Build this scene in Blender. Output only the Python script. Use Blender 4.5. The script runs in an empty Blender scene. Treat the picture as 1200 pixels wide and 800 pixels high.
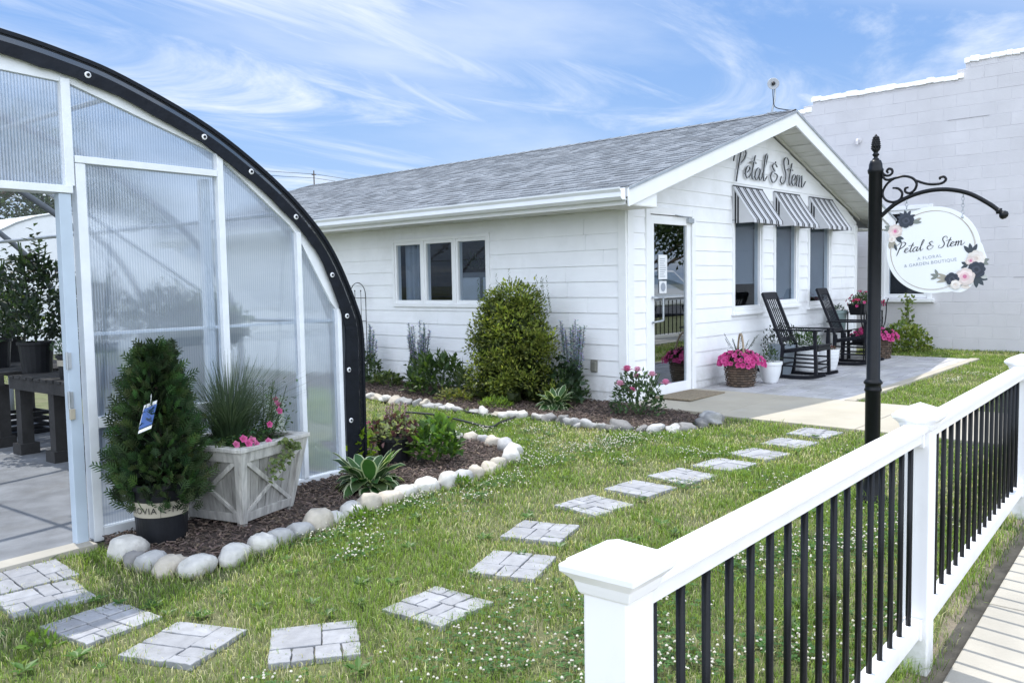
import bpy, math, random
import numpy as np
from mathutils import Vector, Matrix
random.seed(7)
rng = np.random.default_rng(11)
R = math.radians
pi = math.pi
sc = bpy.context.scene
COL = sc.collection
U = random.uniform
SLOPE, SX0 = .0155, 1.9
def gz(x, y=0):
    return SLOPE * (min(max(x, -12), 20) - SX0)

# ------------------------------------------------------------------ mesh builder
class MB:
    def __init__(s):
        s.v = []; s.f = []; s.c = []
    def add(s, vs, fs, col=(1, 1, 1)):
        o = len(s.v)
        s.v.extend(vs); s.f.extend([tuple(i + o for i in f) for f in fs])
        if col and isinstance(col[0], (tuple, list)): s.c.extend(col)
        else: s.c.extend([col] * len(vs))
    def box(s, c, d, rz=0, M=None, col=(1, 1, 1)):
        hx, hy, hz = d[0] / 2, d[1] / 2, d[2] / 2
        P = [Vector((x, y, z)) for z in (-hz, hz) for x, y in ((-hx, -hy), (hx, -hy), (hx, hy), (-hx, hy))]
        if M is not None: P = [M @ p for p in P]
        elif rz: P = [Matrix.Rotation(rz, 3, 'Z') @ p for p in P]
        P = [tuple(p + Vector(c)) for p in P]
        s.add(P, [(3, 2, 1, 0), (4, 5, 6, 7), (0, 1, 5, 4), (1, 2, 6, 5), (2, 3, 7, 6), (3, 0, 4, 7)], col)
    def hexa(s, P, col=(1, 1, 1)):
        s.add([tuple(p) for p in P], [(3, 2, 1, 0), (4, 5, 6, 7), (0, 1, 5, 4), (1, 2, 6, 5), (2, 3, 7, 6), (3, 0, 4, 7)], col)
    def bar(s, a, b, w, h, up=(0, 0, 1), col=(1, 1, 1)):
        a, b = Vector(a), Vector(b); d = (b - a); L = d.length; d.normalize()
        u = Vector(up); u = u - d * u.dot(d)
        if u.length < 1e-5: u = Vector((1, 0, 0)) - d * d.x
        u.normalize(); sd = d.cross(u)
        M = Matrix((d, sd, u)).transposed()
        s.box((a + b) / 2, (L, w, h), M=M, col=col)
    def tube(s, pts, r, n=8, col=(1, 1, 1), closed=False):
        pts = [Vector(p) for p in pts]; m = len(pts); vs = []; fs = []
        rs = r if isinstance(r, (list, tuple)) else [r] * m
        ref = None
        for i, p in enumerate(pts):
            if closed: t = pts[(i + 1) % m] - pts[i - 1]
            else: t = pts[min(i + 1, m - 1)] - pts[max(i - 1, 0)]
            if t.length < 1e-9: t = Vector((0, 0, 1))
            t.normalize()
            if ref is None:
                ref = t.orthogonal().normalized()
            ref = (ref - t * ref.dot(t))
            if ref.length < 1e-6: ref = t.orthogonal()
            ref.normalize(); b = t.cross(ref)
            for k in range(n):
                a = 2 * pi * k / n
                vs.append(tuple(p + (ref * math.cos(a) + b * math.sin(a)) * rs[i]))
        for i in range(m - (0 if closed else 1)):
            j = (i + 1) % m
            for k in range(n):
                k2 = (k + 1) % n
                fs.append((i * n + k, i * n + k2, j * n + k2, j * n + k))
        if not closed:
            fs.append(tuple(range(n - 1, -1, -1))); fs.append(tuple((m - 1) * n + k for k in range(n)))
        s.add(vs, fs, col)
    def lathe(s, prof, c=(0, 0, 0), n=24, col=(1, 1, 1), M=None):
        vs = []; fs = []
        for (r, z) in prof:
            for k in range(n):
                a = 2 * pi * k / n
                p = Vector((r * math.cos(a), r * math.sin(a), z))
                if M is not None: p = M @ p
                vs.append(tuple(p + Vector(c)))
        m = len(prof)
        for i in range(m - 1):
            for k in range(n):
                k2 = (k + 1) % n
                fs.append((i * n + k, i * n + k2, (i + 1) * n + k2, (i + 1) * n + k))
        fs.append(tuple(range(n - 1, -1, -1))); fs.append(tuple((m - 1) * n + k for k in range(n)))
        s.add(vs, fs, col)
    def prism(s, poly, h0, h1, fn=None, col=(1, 1, 1)):
        # polygon (a,b) extruded from h0 to h1; fn maps (a,b,h) to a point
        fn = fn or (lambda a, b, h: (a, b, h))
        n = len(poly)
        vs = [fn(a, b, h0) for a, b in poly] + [fn(a, b, h1) for a, b in poly]
        fs = [tuple(range(n - 1, -1, -1)), tuple(range(n, 2 * n))]
        fs += [(i, (i + 1) % n, n + (i + 1) % n, n + i) for i in range(n)]
        s.add(vs, fs, col)
    def quad(s, a, b, c, d, col=(1, 1, 1)):
        s.add([tuple(a), tuple(b), tuple(c), tuple(d)], [(0, 1, 2, 3)], col)
    def leaf(s, p, d, n, L, W, col, fold=.25):
        d = Vector(d).normalized(); n = Vector(n); sd = d.cross(n)
        if sd.length < 1e-6: sd = d.orthogonal()
        sd.normalize(); n = sd.cross(d); p = Vector(p)
        m = p + d * (L * .5)
        s.add([tuple(p), tuple(m + sd * (W / 2) + n * W * fold), tuple(p + d * L), tuple(m - sd * (W / 2) + n * W * fold)],
              [(0, 1, 2), (0, 2, 3)], col)
    def icob(s, c, r, col=(1, 1, 1)):
        c = Vector(c); x, y, z = (r if isinstance(r, tuple) else (r, r, r))
        s.add([tuple(c + Vector(q)) for q in ((x, 0, 0), (-x, 0, 0), (0, y, 0), (0, -y, 0), (0, 0, z), (0, 0, -z))],
              [(0, 2, 4), (2, 1, 4), (1, 3, 4), (3, 0, 4), (2, 0, 5), (1, 2, 5), (3, 1, 5), (0, 3, 5)], col)
    def build(s, name, mat, parent=None, smooth=False, bevel=0, loc=None, rotz=0, recalc=False):
        me = bpy.data.meshes.new(name); me.from_pydata(s.v, [], s.f)
        a = me.color_attributes.new('Col', 'FLOAT_COLOR', 'POINT')
        arr = np.ones((len(s.v), 4), np.float32)
        if s.v: arr[:, :3] = np.array(s.c, np.float32).reshape(-1, 3)
        a.data.foreach_set('color', arr.ravel())
        if smooth: me.polygons.foreach_set('use_smooth', [True] * len(me.polygons))
        me.validate(); me.update()
        o = bpy.data.objects.new(name, me); COL.objects.link(o)
        me.materials.append(mat)
        if loc: o.location = loc
        if rotz: o.rotation_euler[2] = rotz
        if parent: o.parent = parent
        if bevel:
            b = o.modifiers.new('bevel', 'BEVEL'); b.width = bevel; b.segments = 2; b.limit_method = 'ANGLE'; b.angle_limit = R(40)
        return o

def tag(o, label=None, cat=None, group=None, kind=None):
    if label: o['label'] = label
    if cat: o['category'] = cat
    if group: o['group'] = group
    if kind: o['kind'] = kind
    return o
def thing(name, label, cat, loc=(0, 0, 0), rotz=0, group=None):
    o = bpy.data.objects.new(name, None); COL.objects.link(o); o.empty_display_size = .1
    o.location = loc; o.rotation_euler = (0, 0, rotz)
    return tag(o, label, cat, group)
def catmull(pts, k=6, closed=False):
    P = [Vector(p) for p in pts]; out = []; n = len(P)
    rngn = n if closed else n - 1
    for i in range(rngn):
        if closed: a, b, c, d = P[(i - 1) % n], P[i], P[(i + 1) % n], P[(i + 2) % n]
        else: a, b, c, d = P[max(i - 1, 0)], P[i], P[i + 1], P[min(i + 2, n - 1)]
        for j in range(k):
            t = j / k
            out.append(.5 * ((2 * b) + (c - a) * t + (2 * a - 5 * b + 4 * c - d) * t * t + (3 * b - a - 3 * c + d) * t ** 3))
    if not closed: out.append(P[-1])
    return out

# ------------------------------------------------------------------ materials
def newmat(name):
    m = bpy.data.materials.new(name); m.use_nodes = True
    nt = m.node_tree; nt.nodes.clear()
    out = nt.nodes.new('ShaderNodeOutputMaterial')
    return m, nt, out
def N(nt, t, **kw):
    n = nt.nodes.new(t)
    for k, v in kw.items():
        if hasattr(n, k): setattr(n, k, v)
        else: n.inputs[k].default_value = v
    return n
def mixc(nt, fac, a, b, mode='MIX'):
    n = nt.nodes.new('ShaderNodeMix'); n.data_type = 'RGBA'; n.blend_type = mode
    for sock, val in ((n.inputs[0], fac), (n.inputs[6], a), (n.inputs[7], b)):
        if hasattr(val, 'node'): nt.links.new(val, sock)
        elif isinstance(val, (int, float)): sock.default_value = val
        else: sock.default_value = (*val, 1)
    return n.outputs[2]
def noise(nt, scale, detail=4, rough=.55, coord='Object', stretch=None):
    tc = nt.nodes.new('ShaderNodeTexCoord'); n = nt.nodes.new('ShaderNodeTexNoise')
    n.inputs['Scale'].default_value = scale; n.inputs['Detail'].default_value = detail; n.inputs['Roughness'].default_value = rough
    src = tc.outputs[coord]
    if stretch:
        mp = nt.nodes.new('ShaderNodeMapping'); mp.inputs['Scale'].default_value = stretch
        nt.links.new(src, mp.inputs[0]); src = mp.outputs[0]
    nt.links.new(src, n.inputs['Vector'])
    return n.outputs[0]
def ramp(nt, fac, a, b, ca=(0, 0, 0), cb=(1, 1, 1)):
    r = nt.nodes.new('ShaderNodeValToRGB'); e = r.color_ramp.elements
    e[0].position = a; e[1].position = b; e[0].color = (*ca, 1); e[1].color = (*cb, 1)
    nt.links.new(fac, r.inputs[0]); return r.outputs[0]
def pmat(name, color, rough=.5, var=.12, vscale=6, bump=0, bscale=60, metal=0, attr=False, dirt=None, dscale=1.5, spec=.5, coord='Object', stretch=None, coat=0):
    m, nt, out = newmat(name); L = nt.links.new
    b = nt.nodes.new('ShaderNodeBsdfPrincipled')
    lo = tuple(max(0, c * (1 - var)) for c in color); hi = tuple(min(1, c * (1 + var)) for c in color)
    col = mixc(nt, ramp(nt, noise(nt, vscale, coord=coord, stretch=stretch), .3, .7), lo, hi)
    if dirt: col = mixc(nt, ramp(nt, noise(nt, dscale, 6, .65, coord=coord), .52, .78), col, dirt)
    if attr:
        at = nt.nodes.new('ShaderNodeAttribute'); at.attribute_name = 'Col'
        col = mixc(nt, 1.0, col, at.outputs[0], 'MULTIPLY')
    L(col, b.inputs['Base Color'])
    b.inputs['Roughness'].default_value = rough; b.inputs['Metallic'].default_value = metal
    b.inputs['Specular IOR Level'].default_value = spec
    if coat: b.inputs['Coat Weight'].default_value = coat
    if bump:
        bp = nt.nodes.new('ShaderNodeBump'); bp.inputs['Strength'].default_value = bump; bp.inputs['Distance'].default_value = .01
        L(noise(nt, bscale, 5, coord=coord, stretch=stretch), bp.inputs['Height']); L(bp.outputs[0], b.inputs['Normal'])
    L(b.outputs[0], out.inputs[0])
    return m
def leafmat(name, trans=.35, rough=.45, gain=1.0, tint=(1.5, 1.6, .7)):
    m, nt, out = newmat(name); L = nt.links.new
    at = nt.nodes.new('ShaderNodeAttribute'); at.attribute_name = 'Col'
    col = mixc(nt, 1.0, at.outputs[0], (gain, gain, gain), 'MULTIPLY')
    b = nt.nodes.new('ShaderNodeBsdfPrincipled'); L(col, b.inputs['Base Color']); b.inputs['Roughness'].default_value = rough
    b.inputs['Specular IOR Level'].default_value = .35
    t = nt.nodes.new('ShaderNodeBsdfTranslucent')
    L(mixc(nt, 1.0, col, tint, 'MULTIPLY'), t.inputs[0])
    mx = nt.nodes.new('ShaderNodeMixShader'); mx.inputs[0].default_value = trans
    L(b.outputs[0], mx.inputs[1]); L(t.outputs[0], mx.inputs[2]); L(mx.outputs[0], out.inputs[0])
    return m
def schlick(nt, base):
    L = nt.links.new; ge = nt.nodes.new('ShaderNodeNewGeometry'); d = nt.nodes.new('ShaderNodeVectorMath'); d.operation = 'DOT_PRODUCT'
    L(ge.outputs['Normal'], d.inputs[0]); L(ge.outputs['Incoming'], d.inputs[1])
    def m(op, a, b=None):
        n = nt.nodes.new('ShaderNodeMath'); n.operation = op; n.use_clamp = (op == 'ADD')
        for i, q in enumerate((a, b)):
            if q is None: continue
            if hasattr(q, 'node'): L(q, n.inputs[i])
            else: n.inputs[i].default_value = q
        return n.outputs[0]
    f = m('POWER', m('SUBTRACT', 1.0, m('ABSOLUTE', d.outputs['Value'])), 5.0)
    return m('ADD', m('MULTIPLY', f, .93), .07 + base)
def glassmat(name, tint=(.75, .8, .82), base=.12, tr=1.0, rough=.0):
    m, nt, out = newmat(name); L = nt.links.new
    t = N(nt, 'ShaderNodeBsdfTransparent'); t.inputs[0].default_value = (*[c * tr for c in tint], 1)
    g = N(nt, 'ShaderNodeBsdfGlossy'); g.inputs['Roughness'].default_value = rough; g.inputs[0].default_value = (.9, .95, 1, 1)
    mx = N(nt, 'ShaderNodeMixShader'); L(schlick(nt, base), mx.inputs[0]); L(t.outputs[0], mx.inputs[1]); L(g.outputs[0], mx.inputs[2])
    L(mx.outputs[0], out.inputs[0]); return m
def meshmat(name, col, tr):
    m, nt, out = newmat(name); L = nt.links.new
    d = N(nt, 'ShaderNodeBsdfPrincipled'); d.inputs['Base Color'].default_value = (*col, 1); d.inputs['Roughness'].default_value = .5; d.inputs['Specular IOR Level'].default_value = .25
    t = N(nt, 'ShaderNodeBsdfTransparent'); mx = N(nt, 'ShaderNodeMixShader'); mx.inputs[0].default_value = tr
    L(d.outputs[0], mx.inputs[1]); L(t.outputs[0], mx.inputs[2]); L(mx.outputs[0], out.inputs[0]); return m
def polymat(name):
    # twin-wall polycarbonate: ribs along local Z every ~11 mm
    m, nt, out = newmat(name); L = nt.links.new
    tc = N(nt, 'ShaderNodeTexCoord'); w = N(nt, 'ShaderNodeTexWave'); w.inputs['Scale'].default_value = 19; w.inputs['Distortion'].default_value = .15
    w.bands_direction = 'X'; L(tc.outputs['Object'], w.inputs[0])
    tr = N(nt, 'ShaderNodeBsdfTransparent'); tr.inputs[0].default_value = (.86, .92, .97, 1)
    rf = N(nt, 'ShaderNodeBsdfRefraction'); rf.inputs['Roughness'].default_value = .3; rf.inputs['IOR'].default_value = 1.06
    rf.inputs[0].default_value = (.88, .93, .97, 1)
    tl = N(nt, 'ShaderNodeBsdfTranslucent'); tl.inputs[0].default_value = (.45, .53, .64, 1)
    df = N(nt, 'ShaderNodeBsdfDiffuse'); df.inputs[0].default_value = (.38, .46, .57, 1)
    gl = N(nt, 'ShaderNodeBsdfGlossy'); gl.inputs['Roughness'].default_value = .16; gl.inputs[0].default_value = (.95, .97, 1, 1)
    bp = N(nt, 'ShaderNodeBump'); bp.inputs['Strength'].default_value = .5; bp.inputs['Distance'].default_value = .004
    L(w.outputs[1], bp.inputs['Height']); L(bp.outputs[0], gl.inputs['Normal'])
    def mx(f, a, b):
        n = N(nt, 'ShaderNodeMixShader')
        if hasattr(f, 'node'): L(f, n.inputs[0])
        else: n.inputs[0].default_value = f
        L(a, n.inputs[1]); L(b, n.inputs[2]); return n.outputs[0]
    a = mx(.82, tr.outputs[0], rf.outputs[0])
    b = mx(.5, tl.outputs[0], df.outputs[0])
    sm = ramp(nt, noise(nt, 1.0, 5, .6, stretch=(1.2, 1, 3.4)), .34, .72)
    rib0 = ramp(nt, w.outputs[1], .15, .9, (.24, .24, .24), (.66, .66, .66)); rib = mixc(nt, ramp(nt, noise(nt, 1.3, 4, .6, stretch=(.8, 1, 4)), .35, .75, (0, 0, 0), (.5, .5, .5)), rib0, (.78, .78, .78))
    L(mixc(nt, sm, (.23, .29, .38), (.44, .50, .58)), df.inputs[0])
    c = mx(rib, a, b)
    L(mx(schlick(nt, .03), c, gl.outputs[0]), out.inputs[0])
    return m

M_siding = pmat('white_siding_paint', (.85, .86, .88), .45, .035, 3, .06, 40, dirt=(.70, .71, .71), dscale=1.1)
M_trim = pmat('white_trim_paint', (.82, .83, .84), .38, .03, 5, .03, 30)
M_gutter = pmat('gutter_aluminium', (.76, .78, .80), .35, .04, 4)
M_soffit = pmat('soffit_vinyl', (.62, .62, .58), .5, .06, 5)
M_shingle = pmat('asphalt_shingle', (.180, .197, .220), .95, .3, 55, .5, 220, attr=True, spec=.15)
M_vinyl = pmat('fence_vinyl', (.84, .84, .86), .32, .02, 4, .015, 20, dirt=(.76, .76, .77), dscale=3)
def grime(m, z0, z1, col):
    nt = m.node_tree; b = [n for n in nt.nodes if n.type == 'BSDF_PRINCIPLED'][0]; old = b.inputs['Base Color'].links[0].from_socket
    tc = nt.nodes.new('ShaderNodeTexCoord'); sp = nt.nodes.new('ShaderNodeSeparateXYZ'); nt.links.new(tc.outputs['Object'], sp.inputs[0])
    mr = nt.nodes.new('ShaderNodeMapRange'); mr.inputs[1].default_value = z1; mr.inputs[2].default_value = z0; nt.links.new(sp.outputs[2], mr.inputs[0])
    mu = nt.nodes.new('ShaderNodeMath'); mu.operation = 'MULTIPLY'; nt.links.new(mr.outputs[0], mu.inputs[0]); nt.links.new(ramp(nt, noise(nt, 14, 5, .65), .35, .7), mu.inputs[1])
    nt.links.new(mixc(nt, mu.outputs[0], old, col), b.inputs['Base Color'])
grime(M_vinyl, .0, .22, (.30, .31, .22)); grime(M_siding, .0, .42, (.50, .49, .45))
M_blackmetal = pmat('black_powder_coat', (.007, .008, .010), .34, .2, 30, .05, 200, spec=.22)
M_blackwood = pmat('black_painted_wood', (.008, .009, .014), .45, .2, 20, .08, 120, spec=.22)
M_blackplastic = pmat('black_plastic', (.012, .013, .016), .42, .2, 15, spec=.3)
M_block = pmat('painted_block', (.60, .588, .608), .75, .06, 1.6, .35, 45, attr=True, dirt=(.57, .56, .585), dscale=.9)
M_mortar = pmat('painted_mortar', (.60, .59, .62), .85, .1, 8, .3, 60)
M_coping = pmat('white_coping', (.85, .85, .85), .6, .06, 6, .6, 14)
M_concrete = pmat('concrete', (.365, .335, .272), .85, .10, 2.2, .25, 90, dirt=(.36, .34, .30), dscale=1.6)
M_sidewalk = pmat('sidewalk_concrete', (.37, .347, .30), .88, .12, 3, .3, 70, dirt=(.31, .29, .25), dscale=2.2)
M_paver = pmat('patio_paver', (.37, .367, .37), .85, .14, 5, .3, 60, attr=True)
M_step = pmat('stepping_stone', (.285, .29, .305), .85, .16, 14, .6, 55, attr=True, dirt=(.22, .22, .22), dscale=9)
M_rock = pmat('river_rock', (.42, .41, .39), .8, .2, 9, .9, 18, attr=True, dirt=(.25, .235, .21), dscale=8)
grime(M_rock, -.03, .015, (.13, .11, .075))
M_soil = pmat('lawn_soil', (.095, .105, .042), .95, .35, 5, .5, 80, dirt=(.16, .145, .085), dscale=2.2)
M_mulchbase = pmat('mulch_soil', (.055, .040, .035), .95, .35, 30, .8, 60)
M_mulch = pmat('bark_mulch', (.112, .085, .070), .9, .3, 30, .3, 100, attr=True)
M_dirt = pmat('bare_dirt', (.16, .135, .10), .95, .3, 12, .6, 60)
M_asphalt = pmat('asphalt', (.055, .055, .058), .9, .2, 20, .3, 120)
M_ghfloor = pmat('greenhouse_floor', (.165, .175, .19), .85, .28, 4, .4, 40, dirt=(.12, .122, .122), dscale=2.2)
M_ghwood = pmat('white_greenhouse_frame', (.74, .77, .80), .5, .06, 8, .08, 60)
M_jamb = pmat('pale_blue_jamb', (.46, .54, .63), .45, .05, 6)
M_galv = pmat('galvanised_steel', (.42, .45, .48), .42, .15, 10, metal=.6)
M_poly = polymat('polycarbonate')
M_tarp = pmat('black_tarp', (.006, .008, .013), .5, .3, 8, .6, 14, spec=.2)
M_shade = meshmat('shade_cloth', (.012, .014, .018), .42)
M_shaderoof = meshmat('shade_cloth_roof', (.012, .014, .018), .30)
M_film = meshmat('clear_film', (.75, .8, .85), .80)
M_whitefilm = pmat('white_film', (.80, .82, .85), .5, .05, 2)
M_button = pmat('white_button', (.8, .81, .83), .4, .03)
M_glass = glassmat('window_glass', (.66, .73, .80), -.03)
M_doorglass = glassmat('door_glass', (.50, .58, .64), .22)
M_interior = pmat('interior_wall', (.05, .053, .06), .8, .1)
M_blind = pmat('roller_blind', (.21, .225, .245), .8, .06, 3)
M_curtain = pmat('curtain', (.30, .32, .35), .9, .08, 8)
M_planterwood = pmat('weathered_wood', (.41, .40, .385), .85, .32, 5, .4, 30, stretch=(6, 6, .6), attr=True)
M_palletwood = pmat('pallet_wood', (.034, .033, .033), .9, .3, 6, .4, 40, attr=True)
M_wicker = pmat('dark_wicker', (.085, .058, .040), .7, .35, 18, .3, 60, attr=True)
M_tan = pmat('tan_wicker', (.28, .22, .15), .7, .2, 20)
M_ceramic = pmat('white_ceramic', (.72, .74, .76), .35, .06, 6)
M_sage = pmat('sage_pot', (.20, .27, .27), .4, .1, 6)
M_bluepot = pmat('slate_blue_pot', (.26, .31, .36), .4, .1, 6)
M_mat = pmat('coir_mat', (.22, .18, .125), .95, .25, 40, .6, 200)
M_leaf = leafmat('leaf', .32)
M_conifer = leafmat('conifer_leaf', .12, .55)
M_petal = leafmat('petal', .30, .5, tint=(1.15, 1.05, 1.15))
M_grass = leafmat('grass_blade', .35, .5)
M_bark = pmat('bark', (.10, .075, .055), .9, .3, 20, .6, 40)
M_stem = pmat('plant_stem', (.06, .10, .035), .7, .2, 20)
M_ink = pmat('black_lettering', (.010, .011, .014), .35, .1)
M_letteredge = pmat('dark_letter_edge', (.035, .037, .042), .45, .1)
M_lettergrey = pmat('grey_letter_face', (.52, .54, .57), .4, .12, 12)
M_greyink = pmat('grey_lettering', (.28, .31, .36), .5, .05)
M_signface = pmat('sign_face', (.80, .815, .835), .35, .02, 3)
M_gold = pmat('muted_gold_line', (.36, .29, .21), .45, .15, 12)
M_signflower = pmat('sign_floral', (1, 1, 1), .45, .06, 20, attr=True)
M_paper = pmat('paper', (.70, .72, .74), .7, .05)
M_cream = pmat('cream_band', (.40, .365, .29), .6, .08)
M_bluetag = pmat('blue_tag', (.015, .075, .28), .4, .1)
M_hose = pmat('black_hose', (.02, .021, .022), .4, .1)
M_awning = pmat('striped_canvas', (1, 1, 1), .75, .05, 8, .15, 150, attr=True)
M_carpaint = pmat('white_car_paint', (.78, .79, .80), .25, .02, 3, coat=.6)
M_rubber = pmat('rubber', (.02, .02, .02), .8, .1)

# ------------------------------------------------------------------ camera
cam = bpy.data.cameras.new('camera'); co = bpy.data.objects.new('camera', cam); COL.objects.link(co)
yaw, pit, rol = R(42.62049192), R(3.94078122), R(-1.00030431)
fw = Vector((math.cos(yaw) * math.cos(pit), math.sin(yaw) * math.cos(pit), -math.sin(pit)))
rt0 = Vector((math.sin(yaw), -math.cos(yaw), 0)); up0 = rt0.cross(fw)
rt = math.cos(rol) * rt0 + math.sin(rol) * up0; up = -math.sin(rol) * rt0 + math.cos(rol) * up0
co.matrix_world = Matrix((( rt.x, up.x, -fw.x, 0), (rt.y, up.y, -fw.y, 0), (rt.z, up.z, -fw.z, 1.45), (0, 0, 0, 1)))
cam.sensor_width = 36; cam.sensor_fit = 'HORIZONTAL'; cam.lens = 36 * 997.11 / 1200
cam.clip_start = .05; cam.clip_end = 2000
sc.camera = co

# ------------------------------------------------------------------ light and sky
SUN_AZ, SUN_EL = R(82), R(66)
sd = Vector((math.cos(SUN_AZ) * math.cos(SUN_EL), math.sin(SUN_AZ) * math.cos(SUN_EL), math.sin(SUN_EL)))
sl = bpy.data.lights.new('sun', 'SUN'); sl.energy = 5.0; sl.angle = R(.53); sl.color = (1, .965, .90)
so = bpy.data.objects.new('sun', sl); COL.objects.link(so); so.rotation_euler = (-sd).to_track_quat('-Z', 'Y').to_euler(); so.location = (0, 0, 20)
W = bpy.data.worlds.new('World'); sc.world = W; W.use_nodes = True
nt = W.node_tree; nt.nodes.clear(); L = nt.links.new
wo = nt.nodes.new('ShaderNodeOutputWorld'); bg = nt.nodes.new('ShaderNodeBackground')
sky = nt.nodes.new('ShaderNodeTexSky'); sky.sky_type = 'NISHITA'; sky.sun_disc = False
sky.sun_elevation = SUN_EL; sky.sun_rotation = pi / 2 - SUN_AZ; sky.air_density = 1.0; sky.dust_density = .6; sky.ozone_density = 1.6
tc = nt.nodes.new('ShaderNodeTexCoord'); sx = nt.nodes.new('ShaderNodeSeparateXYZ'); L(tc.outputs['Generated'], sx.inputs[0])
def M2(op, a, b):
    n = nt.nodes.new('ShaderNodeMath'); n.operation = op
    for i, q in enumerate((a, b)):
        if q is None: continue
        if hasattr(q, 'node'): L(q, n.inputs[i])
        else: n.inputs[i].default_value = q
    return n.outputs[0]
zc = M2('ADD', M2('MAXIMUM', sx.outputs[2], 0.0), .09)
cb = nt.nodes.new('ShaderNodeCombineXYZ'); L(M2('DIVIDE', sx.outputs[0], zc), cb.inputs[0]); L(M2('DIVIDE', sx.outputs[1], zc), cb.inputs[1])
def wnoise(rotz, scl, nscale, det, rough, dist=0, off=(0, 0, 0)):
    mp = nt.nodes.new('ShaderNodeMapping'); mp.inputs['Rotation'].default_value = (0, 0, rotz); mp.inputs['Scale'].default_value = scl; mp.inputs['Location'].default_value = off
    L(cb.outputs[0], mp.inputs[0]); n = nt.nodes.new('ShaderNodeTexNoise'); n.inputs['Scale'].default_value = nscale
    n.inputs['Detail'].default_value = det; n.inputs['Roughness'].default_value = rough; n.inputs['Distortion'].default_value = dist
    L(mp.outputs[0], n.inputs[0]); return n.outputs[0]
def wramp(f, a, b):
    r = nt.nodes.new('ShaderNodeMapRange'); r.interpolation_type = 'SMOOTHSTEP'; r.inputs[1].default_value = a; r.inputs[2].default_value = b; L(f, r.inputs[0]); return r.outputs[0]
wisp = wramp(wnoise(R(50), (.55, 1.1, 1), 1.05, 10, .62, 1.0, (2.4, 5.2, 0)), .465, .76)
wisp2 = wramp(wnoise(R(72), (.30, 1.5, 1), 1.3, 10, .62, .7, (8.1, .6, 0)), .50, .78)
veil = wramp(wnoise(R(45), (.5, .9, 1), .7, 7, .55, .4, (7.3, 2.2, 0)), .42, .80)
low = wramp(sx.outputs[2], .30, .02)
cl = M2('MAXIMUM', M2('MAXIMUM', wisp, wisp2), M2('MULTIPLY', veil, .6))
cl = M2('MINIMUM', M2('ADD', cl, M2('MULTIPLY', low, .08)), 1.0)
# added bright cloud over the unseen half of the sky, lifts the shaded walls
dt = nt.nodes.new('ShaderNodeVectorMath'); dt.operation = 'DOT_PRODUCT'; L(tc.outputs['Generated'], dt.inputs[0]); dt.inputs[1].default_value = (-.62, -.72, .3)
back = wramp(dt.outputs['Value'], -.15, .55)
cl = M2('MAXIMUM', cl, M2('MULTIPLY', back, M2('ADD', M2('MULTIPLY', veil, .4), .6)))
blue = mixc(nt, wramp(sx.outputs[2], .02, .50), (2.8, 4.7, 8.3), (1.3, 3.2, 7.6))
skyc = mixc(nt, .70, sky.outputs[0], blue)
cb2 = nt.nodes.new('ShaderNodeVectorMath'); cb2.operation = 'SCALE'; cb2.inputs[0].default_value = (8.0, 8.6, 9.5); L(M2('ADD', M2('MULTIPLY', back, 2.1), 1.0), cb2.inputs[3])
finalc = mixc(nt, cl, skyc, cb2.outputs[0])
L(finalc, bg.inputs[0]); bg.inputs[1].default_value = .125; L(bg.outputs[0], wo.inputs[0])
sc.view_settings.view_transform = 'Standard'; sc.view_settings.look = 'None'; sc.view_settings.exposure = 0
sc.cycles.max_bounces = 10; sc.cycles.transparent_max_bounces = 24; sc.cycles.transmission_bounces = 8
sc.cycles.use_denoising = True; sc.cycles.sample_clamp_indirect = 6

# ------------------------------------------------------------------ frames of reference
AG = R(5.1)   # greenhouse direction
def GP(u, v, z=0):   # greenhouse coords to world (front plane v=0)
    return Vector((u * math.cos(AG) - (4.863 + v) * math.sin(AG), u * math.sin(AG) + (4.863 + v) * math.cos(AG), z))
GO = GP(0, 0, 0)

# ------------------------------------------------------------------ setting: ground
def sheet(name, poly, mat, dz, kind='structure', sub=None):
    b = MB(); b.add([(x, y, gz(x) + dz) for x, y in poly], [tuple(range(len(poly)))])
    o = b.build(name, mat); o['kind'] = kind; return o
b = MB()
xs = [-400, -12, 20, 400]; ys = [-400, 0, 400]
b.add([(x, y, gz(x) - .012) for x in xs for y in ys], [(i * 3 + j, (i + 1) * 3 + j, (i + 1) * 3 + j + 1, i * 3 + j + 1) for i in range(3) for j in range(2)])
o = b.build('ground', M_soil); o['kind'] = 'structure'
FA = math.atan2(.98 - .86, 4.99 - 3.19)   # direction of fence and pavement
def fl(x, off=0): return .655 + (x) * math.tan(FA) + off   # edge of the pavement
# pavement slabs
b = MB()
for i in range(22):
    x0 = -6 + i * 1.25
    P = []
    for h in (-.1, .012):
        for (x, o_) in ((x0, -1.55), (x0 + 1.24, -1.55), (x0 + 1.24, 0), (x0, 0)):
            P.append((x, fl(x, o_), gz(x) + h))
    b.hexa(P)
o = b.build('pavement', M_sidewalk, bevel=.008); o['kind'] = 'structure'
DIRT = [(-6, fl(-6)), (20, fl(20)), (20, fl(20, .16)), (6, fl(6, .14)), (4.2, fl(4.2, .17)), (3.5, fl(3.5, .10)), (2.6, fl(2.6, .16)), (-6, fl(-6, .1))]
sheet('dirt_strip', DIRT, M_dirt, -.004)
b = MB()
b.add([(-200, -4.2, gz(-200) + .0), (200, -4.2, gz(200) + .0), (200, -12, gz(200)), (-200, -12, gz(-200))], [(0, 3, 2, 1)])
b2 = MB(); xs = [-200, -12, 20, 200]
b2.add([(x, y, gz(x) - .004) for x in xs for y in (-12, -4.2)], [(2 * i, 2 * i + 2, 2 * i + 3, 2 * i + 1) for i in range(3)])
o = b2.build('road', M_asphalt); o['kind'] = 'structure'
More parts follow.
